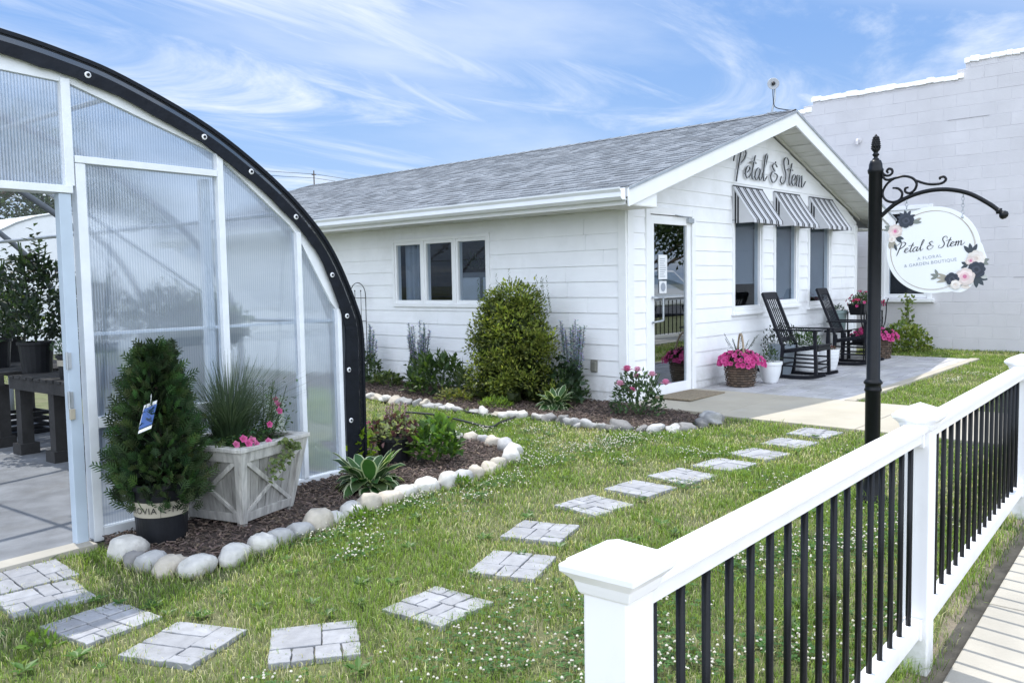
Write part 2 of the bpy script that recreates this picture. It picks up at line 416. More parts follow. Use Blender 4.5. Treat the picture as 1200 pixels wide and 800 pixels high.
# concrete walk to the door
WALK = [(7.52, 1.18), (9.04, 1.28), (9.06, 3.40), (9.12, 5.33), (7.62, 5.33), (7.52, 4.35)]
b = MB()
for (p, q) in ((1.28, 2.82), (2.828, 4.2), (4.208, 5.335)):
    xl = 7.53 if q < 5 else 7.60
    P = [(x, y, gz(x) + h) for h in (-.12, .022) for x, y in ((xl, p), (9.07, p), (9.07, q), (xl, q))]
    b.hexa(P)
o = b.build('concrete_path', M_concrete, bevel=.006); o['kind'] = 'structure'
# patio of random ashlar pavers with a concrete kerb
b = MB(); y = 3.53; random.seed(3)
while y < 5.3:
    h = random.choice((.13, .17, .2, .24)); h = min(h, 5.32 - y)
    if h < .06: break
    x = 9.085 + U(0, .12) - .12
    while x < 13.9:
        w = U(.2, .5); x0 = max(x, 9.085); x1 = min(x + w, 13.9)
        if x1 - x0 > .04:
            t = U(.82, 1.12); z = U(-.002, .003)
            P = [(xx, yy, gz(xx) + hh) for hh in (-.05, .018 + z) for xx, yy in ((x0 + .005, y + .005), (x1 - .005, y + .005), (x1 - .005, y + h - .005), (x0 + .005, y + h - .005))]
            b.hexa(P, (t, t, t * U(.98, 1.04)))
        x += w
    y += h
o = b.build('patio_paving', M_paver, bevel=.006); o['kind'] = 'structure'
sheet('patio_joint_sand', [(9.08, 3.5), (13.9, 3.5), (13.9, 5.34), (9.08, 5.34)], M_dirt, .008)
b = MB()
for i in range(4):
    x0 = 9.08 + i * 1.21; x1 = x0 + 1.203
    P = [(x, y, gz(x) + h) for h in (-.08, .03) for x, y in ((x0, 3.40), (x1, 3.40), (x1, 3.525), (x0, 3.525))]
    b.hexa(P)
o = b.build('patio_kerb', M_concrete, bevel=.008); o['kind'] = 'structure'
# planting beds
BED_H = [(6.6, 11.5), (6.55, 8.6), (6.44, 7.7), (6.40, 7.08), (6.37, 6.38), (6.41, 5.92), (6.50, 5.42), (6.44, 4.84), (6.48, 4.48), (6.73, 4.18), (7.19, 4.13), (7.45, 4.3), (7.56, 4.7), (7.66, 5.36), (7.66, 11.5)]
BED_G = [(1.95, 5.03), (1.86, 4.75), (1.86, 4.35), (1.93, 4.12), (2.10, 4.06), (2.39, 4.12), (2.69, 4.17), (3.02, 4.23), (3.49, 4.31), (3.95, 4.31), (4.39, 4.33), (4.77, 4.42), (5.02, 4.58), (5.23, 4.87), (5.33, 5.30), (5.22, 5.62), (4.95, 5.85), (4.75, 6.3), (4.35, 6.5), (4.02, 5.28)]
sheet('mulch_bed', BED_H, M_mulchbase, .012)
sheet('mulch_bed', BED_G, M_mulchbase, .012)
def inpoly(px, py, poly):
    ins = np.zeros(px.shape, bool); n = len(poly)
    for i in range(n):
        x0, y0 = poly[i]; x1, y1 = poly[(i + 1) % n]
        c = ((y0 > py) != (y1 > py)) & (px < (x1 - x0) * (py - y0) / (y1 - y0 + 1e-12) + x0)
        ins ^= c
    return ins
def mulch(poly, n, label):
    P = np.array(poly); lo, hi = P.min(0), P.max(0)
    x = rng.uniform(lo[0], hi[0], n); y = rng.uniform(lo[1], hi[1], n); k = inpoly(x, y, poly); b = MB()
    for xx, yy in zip(x[k], y[k]):
        l, w, t = U(.012, .045), U(.004, .011), U(.002, .006)
        M = Matrix.Rotation(U(0, 6.28), 3, 'Z') @ Matrix.Rotation(U(-.5, .5), 3, 'Y') @ Matrix.Rotation(U(-.5, .5), 3, 'X')
        q = U(.35, 1.5)
        b.box((xx, yy, gz(xx) + U(.014, .035)), (l, w, t), M=M, col=(q, q * U(.9, 1.02), q * U(.85, 1.05)))
    o = b.build('bark_mulch', M_mulch); tag(o, label, 'mulch', kind='stuff')
mulch(BED_H, 22000, 'brown bark mulch chips spread along the shop side wall')
mulch(BED_G, 17000, 'brown bark mulch chips in the bed below the greenhouse front')

# ------------------------------------------------------------------ stepping stones
def stepmesh(seed, size):
    r = random.Random(seed * 13 + 5); b = MB(); lay = []; s = size; flip = r.random() < .5
    def split(x, y, w, h, d):
        if d == 0 or (d < 2 and r.random() < .15) or max(w, h) < .27: lay.append((x, y, w, h)); return
        q = r.choice((.36, .42, .5, .58, .64))
        if (w > h * 1.05) or (abs(w - h) < .05 and r.random() < .5): split(x, y, w * q, h, d - 1); split(x + w * q, y, w * (1 - q), h, d - 1)
        else: split(x, y, w, h * q, d - 1); split(x, y + h * q, w, h * (1 - q), d - 1)
    split(0, 0, 1, 1, 4 if r.random() < .5 else 3)
    for (x, y, w, h) in lay:
        if flip: x, y, w, h = y, x, h, w
        g = .0075
        base = [(x + g, y + g), (x + w - g, y + g), (x + w - g, y + h - g), (x + g, y + h - g)]
        pts = []
        for i in range(4):
            a, c = base[i], base[(i + 1) % 4]
            for k in range(4):
                t = k / 4; jt = .008; pts.append(((a[0] + (c[0] - a[0]) * t + r.uniform(-jt, jt) - .5) * s, (a[1] + (c[1] - a[1]) * t + r.uniform(-jt, jt) - .5) * s))
        q = r.uniform(.84, 1.12)
        b.prism(pts, -.02, .016 + r.uniform(-.003, .003), col=(q, q, q * 1.01))
    b.box((0, 0, -.012), (s * .97, s * .97, .03), col=(.30, .285, .24))
    return b
ST = [(1.455, 4.72, -2), (1.394, 4.332, -3), (1.45, 3.811, 10), (1.581, 3.315, 24), (1.929, 2.899, -34), (2.504, 2.78, 5), (3.108, 2.88, 22), (3.62, 3.133, 20), (4.241, 3.221, -6), (4.759, 3.218, 0), (5.221, 3.172, -9), (5.707, 3.113, -6), (6.196, 3.071, -7), (6.722, 3.058, -1), (7.257, 3.07, -3)]
ORD = ['first', 'second', 'third', 'fourth', 'fifth', 'sixth', 'seventh', 'eighth', 'ninth', 'tenth', 'eleventh', 'twelfth', 'thirteenth', 'fourteenth', 'fifteenth', 'sixteenth', 'seventeenth', 'eighteenth', 'nineteenth', 'twentieth', 'twenty-first', 'twenty-second', 'twenty-third', 'twenty-fourth', 'twenty-fifth', 'twenty-sixth', 'twenty-seventh', 'twenty-eighth', 'twenty-ninth', 'thirtieth', 'thirty-first', 'thirty-second', 'thirty-third', 'thirty-fourth', 'thirty-fifth']
for i, (x, y, a) in enumerate(ST):
    o = stepmesh(i, .36).build('stepping_stone', M_step, bevel=.004, loc=(x, y, gz(x) - .007), rotz=R(a))
    o.rotation_euler[0] = random.uniform(-.02, .02); o.rotation_euler[1] = random.uniform(-.02, .02)
    lab = ORD[i] + ' stepping stone from the greenhouse doorway, grey and brick patterned'
    if i == 14: lab = 'last stepping stone before the concrete path to the shop door'
    tag(o, lab, 'stepping stone', 'stepping stones curving across the lawn')

# ------------------------------------------------------------------ border rocks
def rock(x, y, rx, ry, rz, rot, col, seed, flat=False):
    r = random.Random(seed); b = MB(); n, m = 14, 9
    ph = [r.uniform(0, 6.28) for _ in range(6)]; tx, ty = (r.uniform(-.25, .25), r.uniform(-.25, .25)) if flat else (0, 0); am = .12 if not flat else .24
    vs = []
    for i in range(1, m):
        th = pi * i / m
        for k in range(n):
            a = 2 * pi * k / n
            d = Vector((math.sin(th) * math.cos(a), math.sin(th) * math.sin(a), math.cos(th)))
            q = 1 + am * (math.sin(2.3 * d.x + 1.7 * d.y + ph[0]) + .7 * math.sin(3.1 * d.y - 2 * d.z + ph[1]) + .5 * math.sin(4.2 * d.z + 3 * d.x + ph[2]) + .45 * math.sin(6 * d.x + 5 * d.y + ph[3]) + .3 * math.sin(9 * d.z - 7 * d.y + ph[4]))
            e = .8 if not flat else .72
            p = Vector([math.copysign(abs(c) ** e, c) for c in d]) * q
            vs.append((p.x * rx, p.y * ry, max(p.z, -.6) * rz + p.x * rx * tx + p.y * ry * ty))
    top, bot = (0, 0, rz * 1.02), (0, 0, -.6 * rz)
    vs += [top, bot]; T, B = len(vs) - 2, len(vs) - 1; fs = []
    for i in range(m - 2):
        for k in range(n):
            k2 = (k + 1) % n; fs.append((i * n + k, (i + 1) * n + k, (i + 1) * n + k2, i * n + k2))
    for k in range(n):
        fs.append((T, k, (k + 1) % n)); o_ = (m - 2) * n; fs.append((B, o_ + (k + 1) % n, o_ + k))
    b.add(vs, fs, col)
    return b.build('border_rock', M_rock, smooth=True, loc=(x, y, gz(x) + rz * .42), rotz=rot)
# camera-independent measured list: x, y, half length, half width, half height, heading, tone
RK = [(1.90, 4.62, .095, .085, .075, .2, 0), (1.88, 4.47, .07, .055, .055, .9, 2), (1.90, 4.33, .085, .065, .06, .3, 1), (1.93, 4.19, .095, .06, .055, .25, 3), (2.03, 4.08, .105, .07, .062, .2, 0),
      (2.24, 4.09, .10, .066, .06, .35, 0), (2.43, 4.12, .085, .075, .075, -.3, 0), (2.565, 4.17, .08, .06, .055, .3, 1), (2.71, 4.19, .075, .06, .055, .2, 1), (2.86, 4.22, .095, .07, .075, .3, 3), (2.99, 4.23, .055, .055, .05, .2, 0),
      (3.14, 4.27, .09, .065, .065, .3, 0), (3.30, 4.30, .085, .07, .075, .2, 3), (3.46, 4.30, .10, .07, .06, .1, 3), (3.64, 4.33, .095, .065, .06, .25, 0), (3.83, 4.34, .11, .075, .07, .2, 0), (4.01, 4.33, .075, .07, .075, .2, 0), (4.17, 4.33, .075, .06, .06, .1, 1), (4.32, 4.35, .065, .065, .07, .4, 3), (4.47, 4.36, .08, .065, .06, .3, 3), (4.62, 4.42, .085, .06, .065, .5, 3),
      (4.86, 4.50, .10, .075, .075, .9, 0), (5.02, 4.64, .095, .075, .07, 1.0, 0), (5.13, 4.80, .09, .075, .075, 1.0, 1), (5.20, 5.02, .075, .07, .065, 1.3, 3), (5.26, 5.18, .06, .06, .055, 1.5, 1), (5.25, 5.36, .065, .065, .055, 1.8, 3), (5.22, 5.52, .075, .06, .055, 2.1, 0), (5.08, 5.66, .09, .06, .055, 2.4, 0), (4.93, 5.86, .07, .06, .05, 2.2, 0), (4.80, 6.12, .075, .06, .05, 2.0, 3), (4.70, 6.36, .08, .06, .05, 2.0, 0)]
TONES = [(1.2, 1.2, 1.19), (.86, .88, .92), (.50, .50, .52), (1.02, .95, .84)]
TN = ['white', 'bluish grey', 'dark grey', 'tan']
for i, (x, y, a, b_, c, h, t) in enumerate(RK):
    q = U(.93, 1.07); o = rock(x, y, a, b_, c, h, tuple(v * q for v in TONES[t]), 100 + i)
    tag(o, f'{TN[t]} rounded rock, {ORD[i]} in the greenhouse bed edging from the doorway', 'rock', 'rounded rocks edging the greenhouse bed')
path = [(6.44, 8.9), (6.42, 8.3), (6.38, 7.7), (6.34, 7.08), (6.30, 6.38), (6.34, 5.92), (6.42, 5.42), (6.37, 4.84), (6.42, 4.46), (6.70, 4.10), (7.20, 4.05), (7.44, 4.22)]
cp = catmull([(x, y, 0) for x, y in path], 10); random.seed(21); acc = 0; i = 0; nxt = .05
for a, c in zip(cp, cp[1:]):
    seg = (c - a).length
    while acc + seg > nxt:
        p = a.lerp(c, (nxt - acc) / seg); hd = math.atan2(c.y - a.y, c.x - a.x)
        L_ = U(.055, .125); t = random.choice((0, 3, 3, 1, 0, 1) if i < 20 else (1, 3, 2, 1)); q = U(.72, 1.05)
        o = rock(p.x + U(-.02, .02), p.y + U(-.02, .02), L_, U(.05, .09), U(.03, .062), hd + U(-.35, .35), tuple(v * q for v in TONES[t]), 300 + i, True)
        tag(o, f'{TN[t]} flattish rock, {ORD[i] if i < len(ORD) else ORD[-1]} along the shop bed edging counting from the far end', 'rock', 'flat rocks edging the shop bed')
        nxt += L_ * 2 + U(-.012, .02); i += 1
    acc += seg

# ------------------------------------------------------------------ shop building
HX0, HX1, HY0, HY1 = 7.69, 14.25, 5.36, 15.8
HZ = .04; EAVE = 2.28; RX = (HX0 + HX1) / 2; PIT = .328
shop = thing('shop_building', 'white shop with lap siding, grey shingle gable roof and glass front door', 'building', (HX0, HY0, 0))
SO = Vector((HX0, HY0, 0))
def joints(k):
    q = random.Random(k * 7 + 3); return [q.uniform(.3, 1.2) + 2.44 * i + q.uniform(-.4, .4) for i in range(5)]
def lap_wall(mapf, s0f, s1f, z0, z1, openings, expo=.176, tb=.0135, tt=.002):
    b = MB(); z = z0; k = 0
    while z < z1 - 1e-6:
        zt = min(z + expo, z1)
        cuts = sorted({z, zt} | {q for o in openings for q in (o[2], o[3]) if z < q < zt})
        for za, zb in zip(cuts, cuts[1:]):
            zm = (za + zb) / 2
            blk = sorted([(o[0], o[1]) for o in openings if o[2] <= zm <= o[3]])
            segs = []; cur = None; ed = [('L', None)]
            edges = [(-1e9, -1e9)] + blk + [(1e9, 1e9)]
            for (a, bb), (c, d) in zip(edges, edges[1:]):
                def lim(zz): return (max(bb, s0f(zz)), min(c, s1f(zz)))
                la, lb = lim(za), lim(zb)
                js = [jj for jj in joints(k) if la[0] + .3 < jj < la[1] - .3 and lb[0] < jj < lb[1]]
                pcs = list(zip([la[0]] + [q + .0015 for q in js], [q - .0015 for q in js] + [la[1]])); pcb = list(zip([lb[0]] + [q + .0015 for q in js], [q - .0015 for q in js] + [lb[1]]))
                if la[1] - la[0] < .004: continue
                fa = tb + (tt - tb) * (za - z) / expo; fb = tb + (tt - tb) * (zb - z) / expo
                for (pa, pb) in zip(pcs, pcb):
                    if pb[1] < pb[0]: pb = ((pb[0] + pb[1]) / 2,) * 2
                    P = [mapf(pa[0], 0, za), mapf(pa[1], 0, za), mapf(pa[1], -fa, za), mapf(pa[0], -fa, za), mapf(pb[0], 0, zb), mapf(pb[1], 0, zb), mapf(pb[1], -fb, zb), mapf(pb[0], -fb, zb)]
                    b.add([tuple(p) for p in P], [(0, 1, 2, 3), (7, 6, 5, 4), (3, 2, 6, 7), (1, 0, 4, 5), (0, 3, 7, 4), (2, 1, 5, 6)])
        z = zt; k += 1
    return b
# local coordinates have their origin at the near corner (SO)
LW, DW = HX1 - HX0, HY1 - HY0
WIN_L = [(2.10, 3.90, 1.19, 2.03)]
WIN_F = [(10.07 - HX0, 10.83 - HX0, 1.05, 2.30), (11.25 - HX0, 11.97 - HX0, 1.10, 2.30), (12.38 - HX0, 13.16 - HX0, 1.05, 2.30)]
DOOR = (8.08 - HX0, 9.05 - HX0, .04, 2.23)
b = lap_wall(lambda s, o, z: Vector((o, s, z)), lambda z: .004, lambda z: DW, HZ, EAVE + .02, WIN_L)
b.build('side_wall', M_siding, shop)
gl = lambda z: max(.004, (z - EAVE - .10) / PIT); gr = lambda z: LW - gl(z)
b = lap_wall(lambda s, o, z: Vector((s, o, z)), gl, gr, HZ, 3.46, WIN_F + [DOOR])
b.build('front_wall', M_siding, shop)
b = MB()
# far walls (plain sheathing) so the building is closed
b.box((LW - .05, DW / 2, 1.2), (.1, DW - .1, 2.5)); b.box((LW / 2, DW - .05, 1.2), (LW - .12, .1, 2.4))
b.add([(.02, DW, 2.25), (LW - .02, DW, 2.25), (LW / 2, DW, 3.4)], [(0, 1, 2)])
b.build('back_wall', M_siding, shop)
# corner boards
for nm, c, d in (('corner_board', (-.010, .048, 1.17), (.028, .105, 2.24)), ('corner_board', (.052, -.011, 1.17), (.112, .024, 2.24)), ('corner_board', (LW - .045, -.011, 1.17), (.10, .024, 2.24))):
    b = MB(); b.box(c, d); b.build(nm, M_trim, shop, bevel=.003)
b = MB(); b.box((-.004, DW / 2, .02), (.02, DW, .10)); b.box((LW / 2, -.004, .02), (LW, .02, .10)); b.build('foundation', M_concrete, shop)
# interior shell
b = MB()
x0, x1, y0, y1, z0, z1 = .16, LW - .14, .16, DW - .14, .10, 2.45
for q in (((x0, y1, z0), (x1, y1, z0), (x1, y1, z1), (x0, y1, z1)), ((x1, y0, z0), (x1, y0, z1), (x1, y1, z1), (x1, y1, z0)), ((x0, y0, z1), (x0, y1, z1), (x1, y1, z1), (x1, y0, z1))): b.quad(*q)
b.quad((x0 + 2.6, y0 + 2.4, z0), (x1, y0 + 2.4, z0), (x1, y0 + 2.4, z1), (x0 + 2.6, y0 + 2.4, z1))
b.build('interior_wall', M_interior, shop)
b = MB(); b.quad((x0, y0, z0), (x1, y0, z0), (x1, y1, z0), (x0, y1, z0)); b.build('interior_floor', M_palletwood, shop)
# windows
def window(mapf, s0, s1, z0, z1, parts, blind=None, sill=True, name='window'):
    f = MB(); w = .055
    def bx(a, b_, c, d, o0, o1):
        P = [mapf(a, o0, c), mapf(b_, o0, c), mapf(b_, o1, c), mapf(a, o1, c), mapf(a, o0, d), mapf(b_, o0, d), mapf(b_, o1, d), mapf(a, o1, d)]
        f.hexa(P)
    bx(s0 - .045, s0, z0 - .045, z1 + .045, -.032, .0); bx(s1, s1 + .045, z0 - .045, z1 + .045, -.032, .0)
    bx(s0, s1, z1, z1 + .045, -.030, .0); bx(s0, s1, z0 - .045, z0, -.034, .0)
    n = len(parts)
    # inner sash frames
    for (a, c) in parts:
        bx(a, a + .035, z0, z1, -.015, .07); bx(c - .035, c, z0, z1, -.015, .07)
        bx(a + .035, c - .035, z1 - .04, z1, -.013, .07); bx(a + .035, c - .035, z0, z0 + .045, -.013, .07)
    for (a, c), (d, e) in zip(parts, parts[1:]):
        bx(c, d, z0, z1, -.026, .075)
    o = f.build(name, M_trim, shop, bevel=.003)
    for (a, c) in parts:
        g = MB(); P = [mapf(a + .03, .02, z0 + .03), mapf(c - .03, .02, z0 + .03), mapf(c - .03, .02, z1 - .03), mapf(a + .03, .02, z1 - .03)]
        g.quad(*P); g.build('pane', M_glass, o)
        if blind:
            h = MB(); zb = z0 + blind * (z1 - z0)
            h.quad(mapf(a - .05, .085, zb), mapf(c + .05, .085, zb), mapf(c + .05, .085, z1 + .05), mapf(a - .05, .085, z1 + .05))
            h.hexa([mapf(a + .0, .080, zb - .02), mapf(c, .080, zb - .02), mapf(c, .092, zb - .02), mapf(a, .092, zb - .02), mapf(a, .080, zb), mapf(c, .080, zb), mapf(c, .092, zb), mapf(a, .092, zb)])
            h.build('blind', M_blind, o)
    if sill:
        q = MB(); P = []
        for z in (z0 - .075, z0 - .045):
            P += [mapf(s0 - .06, 0, z), mapf(s1 + .06, 0, z), mapf(s1 + .06, -.055, z), mapf(s0 - .06, -.055, z)]
        q.hexa(P); q.build('sill', M_trim, o, bevel=.004)
    return o
mf = lambda s, o, z: Vector((s, o, z)); ms = lambda s, o, z: Vector((o, s, z))
a, c = WIN_L[0][:2]; wth = (c - a - .10) / 3
wl = window(ms, a, c, 1.19, 2.03, [(a, a + wth), (a + wth + .05, a + 2 * wth + .05), (a + 2 * wth + .10, c)], None, False)
h = MB()
for j in range(12):
    t = j / 12; yy = c - .05 - t * .40
    h.quad((.14 + .03 * math.sin(j * 2), yy, 1.15), (.14 + .03 * math.sin((j + 1) * 2), yy - .40 / 12, 1.15), (.14 + .03 * math.sin((j + 1) * 2), yy - .40 / 12, 2.05), (.14 + .03 * math.sin(j * 2), yy, 2.05))
h.build('curtain', M_curtain, wl)
for (a, c, z0, z1), bl in zip(WIN_F, (.28, .02, .10)):
    window(mf, a, c, z0, z1, [(a, c)], bl)
# door
door_f = MB(); a, c, z0, z1 = DOOR
def dbx(b, s0, s1, za, zb, o0, o1): b.hexa([(s0, o0, za), (s1, o0, za), (s1, o1, za), (s0, o1, za), (s0, o0, zb), (s1, o0, zb), (s1, o1, zb), (s0, o1, zb)])
dbx(door_f, a - .045, a + .035, .05, z1 + .05, -.03, .09); dbx(door_f, c - .035, c + .045, .05, z1 + .05, -.03, .09); dbx(door_f, a + .035, c - .035, z1 - .035, z1 + .05, -.028, .09)
df = door_f.build('door_frame', M_trim, shop, bevel=.004)
b = MB(); dbx(b, a + .035, c - .035, .055, .085, -.06, .09); b.build('threshold', M_galv, df)
d = MB(); p, q = a + .045, c - .045
dbx(d, p, p + .085, .09, z1 - .045, -.012, .035); dbx(d, q - .085, q, .09, z1 - .045, -.012, .035); dbx(d, p + .085, q - .085, z1 - .14, z1 - .045, -.011, .034); dbx(d, p + .085, q - .085, .09, .24, -.011, .034)
dr = d.build('door', M_trim, shop, bevel=.003)
b = MB(); b.quad((p + .08, .012, .23), (q - .08, .012, .23), (q - .08, .012, z1 - .13), (p + .08, .012, z1 - .13)); b.build('pane', M_doorglass, dr)
b = MB(); b.tube(catmull([(p + .04, -.012, 1.26), (p + .04, -.06, 1.25), (p + .17, -.065, 1.25), (p + .185, -.065, 1.22), (p + .185, -.065, 1.02), (p + .17, -.065, .99), (p + .04, -.06, .98), (p + .04, -.012, .97)], 4), .012)
b.build('handle', M_galv, dr, smooth=True)
b = MB(); dbx(b, p + .085, q - .085, 1.245, 1.275, .05, .075); b.build('push_bar', M_galv, dr, bevel=.005)
b = MB(); dbx(b, p + .20, p + .38, 1.46, 1.74, .004, .008); dbx(b, p + .215, p + .365, 1.30, 1.44, .004, .008)
pp = b.build('notice', M_paper, dr)
b = MB()
for j in range(9): dbx(b, p + .225, p + .225 + U(.08, .13), 1.49 + j * .025, 1.497 + j * .025, .002, .003)
b.lathe([(.05, 0), (.05, .001)], (p + .29, .002, 1.37), 20, M=Matrix.Rotation(pi / 2, 3, 'X')); b.build('notice_print', M_greyink, pp)
b = MB(); dbx(b, q - .10, q + .02, z1 - .11, z1 - .055, -.05, -.013); b.bar((q - .08, -.04, z1 - .05), (q - .40, -.05, z1 - .03), .02, .008); b.build('door_closer', M_galv, dr, bevel=.003)
# roof
roof_b = MB(); ex = .142; ov = .52
RY0, RY1 = 4.93 - HY0, 16.3 - HY0
ridge_z = 3.655; th = math.atan(PIT); cs, sn = math.cos(th), math.sin(th)
def RP(side, s, y, h):   # s distance down the slope from the ridge
    x = LW / 2 - side * (s * cs) - side * h * sn * -1 * -1
    return Vector((LW / 2 - side * s * cs - side * h * sn * 0, y, ridge_z - s * sn + h / cs))
SL = (RX - 7.12) / cs
random.seed(5)
for side in (1, -1):
    ncourse = int(SL / ex) + 1
    for k in range(ncourse):
        s0 = k * ex; s1 = min(s0 + ex + .0, SL)
        y = RY0 - U(0, .25); row = U(.96, 1.04)
        while y < RY1:
            w = U(.09, .22); ya, yb = max(y, RY0), min(y + w - .004, RY1)
            if yb - ya > .01:
                t = random.choice((.70, .82, .9, 1.0, 1.06, 1.15)) * row; hi = .010 if random.random() < .55 else .005
                P = [RP(side, s1, ya, 0), RP(side, s1, yb, 0), RP(side, s1, yb, hi), RP(side, s1, ya, hi), RP(side, s0, ya, 0.001), RP(side, s0, yb, 0.001)]
                fs = [(3, 2, 5, 4), (0, 1, 2, 3), (0, 3, 4), (1, 5, 2)]
                if side < 0: fs = [tuple(reversed(f)) for f in fs]
                roof_b.add([tuple(p_) for p_ in P], fs, (t, t, t))
            y += w
for j in range(int((RY1 - RY0) / .2)):
    y = RY0 + j * .2; t = U(.75, 1.1)
    for side in (1, -1):
        roof_b.add([tuple(RP(side, 0, y, .016)), tuple(RP(side, 0, y + .2, .012)), tuple(RP(side, .15, y + .2, .010)), tuple(RP(side, .15, y, .014))], [(0, 1, 2, 3) if side < 0 else (3, 2, 1, 0)], (t, t, t))
roof = roof_b.build('roof', M_shingle, shop)
b = MB()
for side in (1, -1):
    b.hexa([RP(side, 0, RY0 + .02, -.10), RP(side, SL - .03, RY0 + .02, -.10), RP(side, SL - .03, RY1, -.10), RP(side, 0, RY1, -.10), RP(side, 0, RY0 + .02, -.006), RP(side, SL - .03, RY0 + .02, -.006), RP(side, SL - .03, RY1, -.006), RP(side, 0, RY1, -.006)])
b.build('roof_deck', M_trim, roof)
# rake boards on the front gable
for side in (1, -1):
    b = MB(); y = RY0
    b.hexa([RP(side, 0, y - .006, -.19), RP(side, SL, y - .006, -.19), RP(side, SL, y + .018, -.19), RP(side, 0, y + .018, -.19), RP(side, 0, y - .006, -.018), RP(side, SL, y - .006, -.018), RP(side, SL, y + .018, -.018), RP(side, 0, y + .018, -.018)])
    rk = b.build('rake_board', M_trim, shop, bevel=.003)
    b = MB()
    b.hexa([RP(side, 0, y - .022, -.030), RP(side, SL + .01, y - .022, -.030), RP(side, SL + .01, y - .008, -.030), RP(side, 0, y - .008, -.030), RP(side, 0, y - .022, -.002), RP(side, SL + .01, y - .022, -.002), RP(side, SL + .01, y - .008, -.002), RP(side, 0, y - .008, -.002)])
    b.build('drip_edge', M_galv, rk)
    # sloped soffit under the front overhang, made of grooved panels
    b = MB(); n = 34
    for j in range(n):
        s0 = SL * j / n; s1 = SL * (j + 1) / n - (.012 if j % 2 else .004); hh = -.118 - (.006 if j % 3 == 0 else 0)
        b.hexa([RP(side, s0, y + .02, hh - .008), RP(side, s1, y + .02, hh - .008), RP(side, s1, .02, hh - .008), RP(side, s0, .02, hh - .008), RP(side, s0, y + .02, hh), RP(side, s1, y + .02, hh), RP(side, s1, .02, hh), RP(side, s0, .02, hh)])
    b.build('rake_soffit', M_soffit, shop)
    b = MB()   # frieze trim between wall and soffit
    b.hexa([RP(side, 0.05, -.028, -.165), RP(side, SL - .5, -.028, -.165), RP(side, SL - .5, .0, -.165), RP(side, .05, .0, -.165), RP(side, .05, -.028, -.13), RP(side, SL - .5, -.028, -.13), RP(side, SL - .5, .0, -.13), RP(side, .05, .0, -.13)])
    b.build('frieze_trim', M_soffit, shop)
# eaves: fascia, soffit, gutter
ez = ridge_z - SL * sn
for side in (1, -1):
    xe = LW / 2 - side * SL * cs
    b = MB(); b.box((xe + side * .014, (RY0 + RY1) / 2 + .02, ez - .095), (.022, RY1 - RY0 - .06, .17)); b.build('fascia', M_trim, shop)
    b = MB(); n = 38; wl_ = (HX0 - 7.12 + .02)
    for j in range(n):
        ya = RY0 + .03 + (RY1 - RY0 - .05) * j / n; yb = ya + (RY1 - RY0) / n - .01
        b.box((xe + side * (.03 + (abs(xe if side > 0 else LW - xe) - .03) / 2), (ya + yb) / 2, ez - .165 + (.004 if j % 2 else 0)), (abs(xe if side > 0 else LW - xe) - .032, yb - ya, .01))
    b.build('eave_soffit', M_soffit, shop)
    # K-style gutter profile
    g = MB(); prof = [(0, 0), (-.075, 0), (-.105, .03), (-.095, .075), (-.118, .105), (-.118, .122), (-.108, .122), (-.1, .10), (-.085, .07), (-.09, .035), (-.07, .012), (0, .012)]
    n = len(prof); y0_, y1_ = RY0 + .03, RY1
    vs = [(xe + side * (.0 + px), yy, ez - .135 + pz) for yy in (y0_, y1_) for px, pz in prof]
    fs = [(i, (i + 1) % n, n + (i + 1) % n, n + i) for i in range(n)]; fs.append((0, 1, 2, 3, 4, 5, 6, 7, 8, 9, 10, 11))
    g.add(vs, fs); g.build('gutter', M_gutter, shop)
# boxed eave return at the gable corners
for side in (1, -1):
    xe = LW / 2 - side * SL * cs; wq = abs(xe if side > 0 else LW - xe)
    xa, xb = (xe + .03, -.03) if side > 0 else (LW + .03, xe - .03)
    b = MB(); b.hexa([(xa, RY0 + .022, ez - .185), (xb, RY0 + .022, ez - .185), (xb, .0, ez - .185), (xa, .0, ez - .185), (xa, RY0 + .022, ez - .172), (xb, RY0 + .022, ez - .172), (xb, .0, ez - .172), (xa, .0, ez - .172)])
    b.build('eave_return', M_soffit, shop)
    b = MB(); xi = -.03 if side > 0 else LW + .03
    zt = RP(side, SL - wq * .95, 0, -.12).z
    b.add([(xe + side * .03, RY0 + .024, ez - .185), (xi, RY0 + .024, ez - .185), (xi, RY0 + .024, zt), (xe + side * .03, RY0 + .024, ez - .11)], [(0, 1, 2, 3)])
    b.build('eave_return', M_trim, shop)

b = MB(); b.tube(catmull([(-.022, DW, EAVE - .03), (-.022, 6, EAVE - .045), (-.022, 3, EAVE - .035), (-.022, 1, EAVE - .05), (-.022, .10, EAVE - .03)], 6), .007, 6); b.build('cable', M_blackplastic, shop)
# things inside, seen through the side window
t = thing('display_cabinet', 'pale cabinet standing inside behind the side window of the shop', 'cabinet', (HX0 + .75, HY0 + 2.7, .10))
b = MB(); b.box((0, 0, .75), (.5, 1.1, 1.5)); b.build('carcass', M_blind, t, bevel=.01)
for k in (0, 1): b = MB(); b.box((-.262, -.27 + .54 * k, .78), (.02, .48, 1.3)); b.build('door', M_paper, t, bevel=.01)
t = thing('candlestick', 'pale column vase on the cabinet behind the side window', 'vase', (HX0 + .65, HY0 + 2.45, 1.60))
b = MB(); b.lathe([(.05, 0), (.055, .02), (.04, .05), (.04, .30), (.055, .32), (.05, .33)], n=16); b.build('body', M_cream, t, smooth=True)
b = MB()
for k in range(120):
    a = U(0, 6.28); e = U(.2, 1.5); d = Vector((math.cos(a) * math.cos(e), math.sin(a) * math.cos(e), math.sin(e))); b.leaf(d * U(.02, .2), d, (0, 0, 1), .09, .035, (.03, .06, .025))
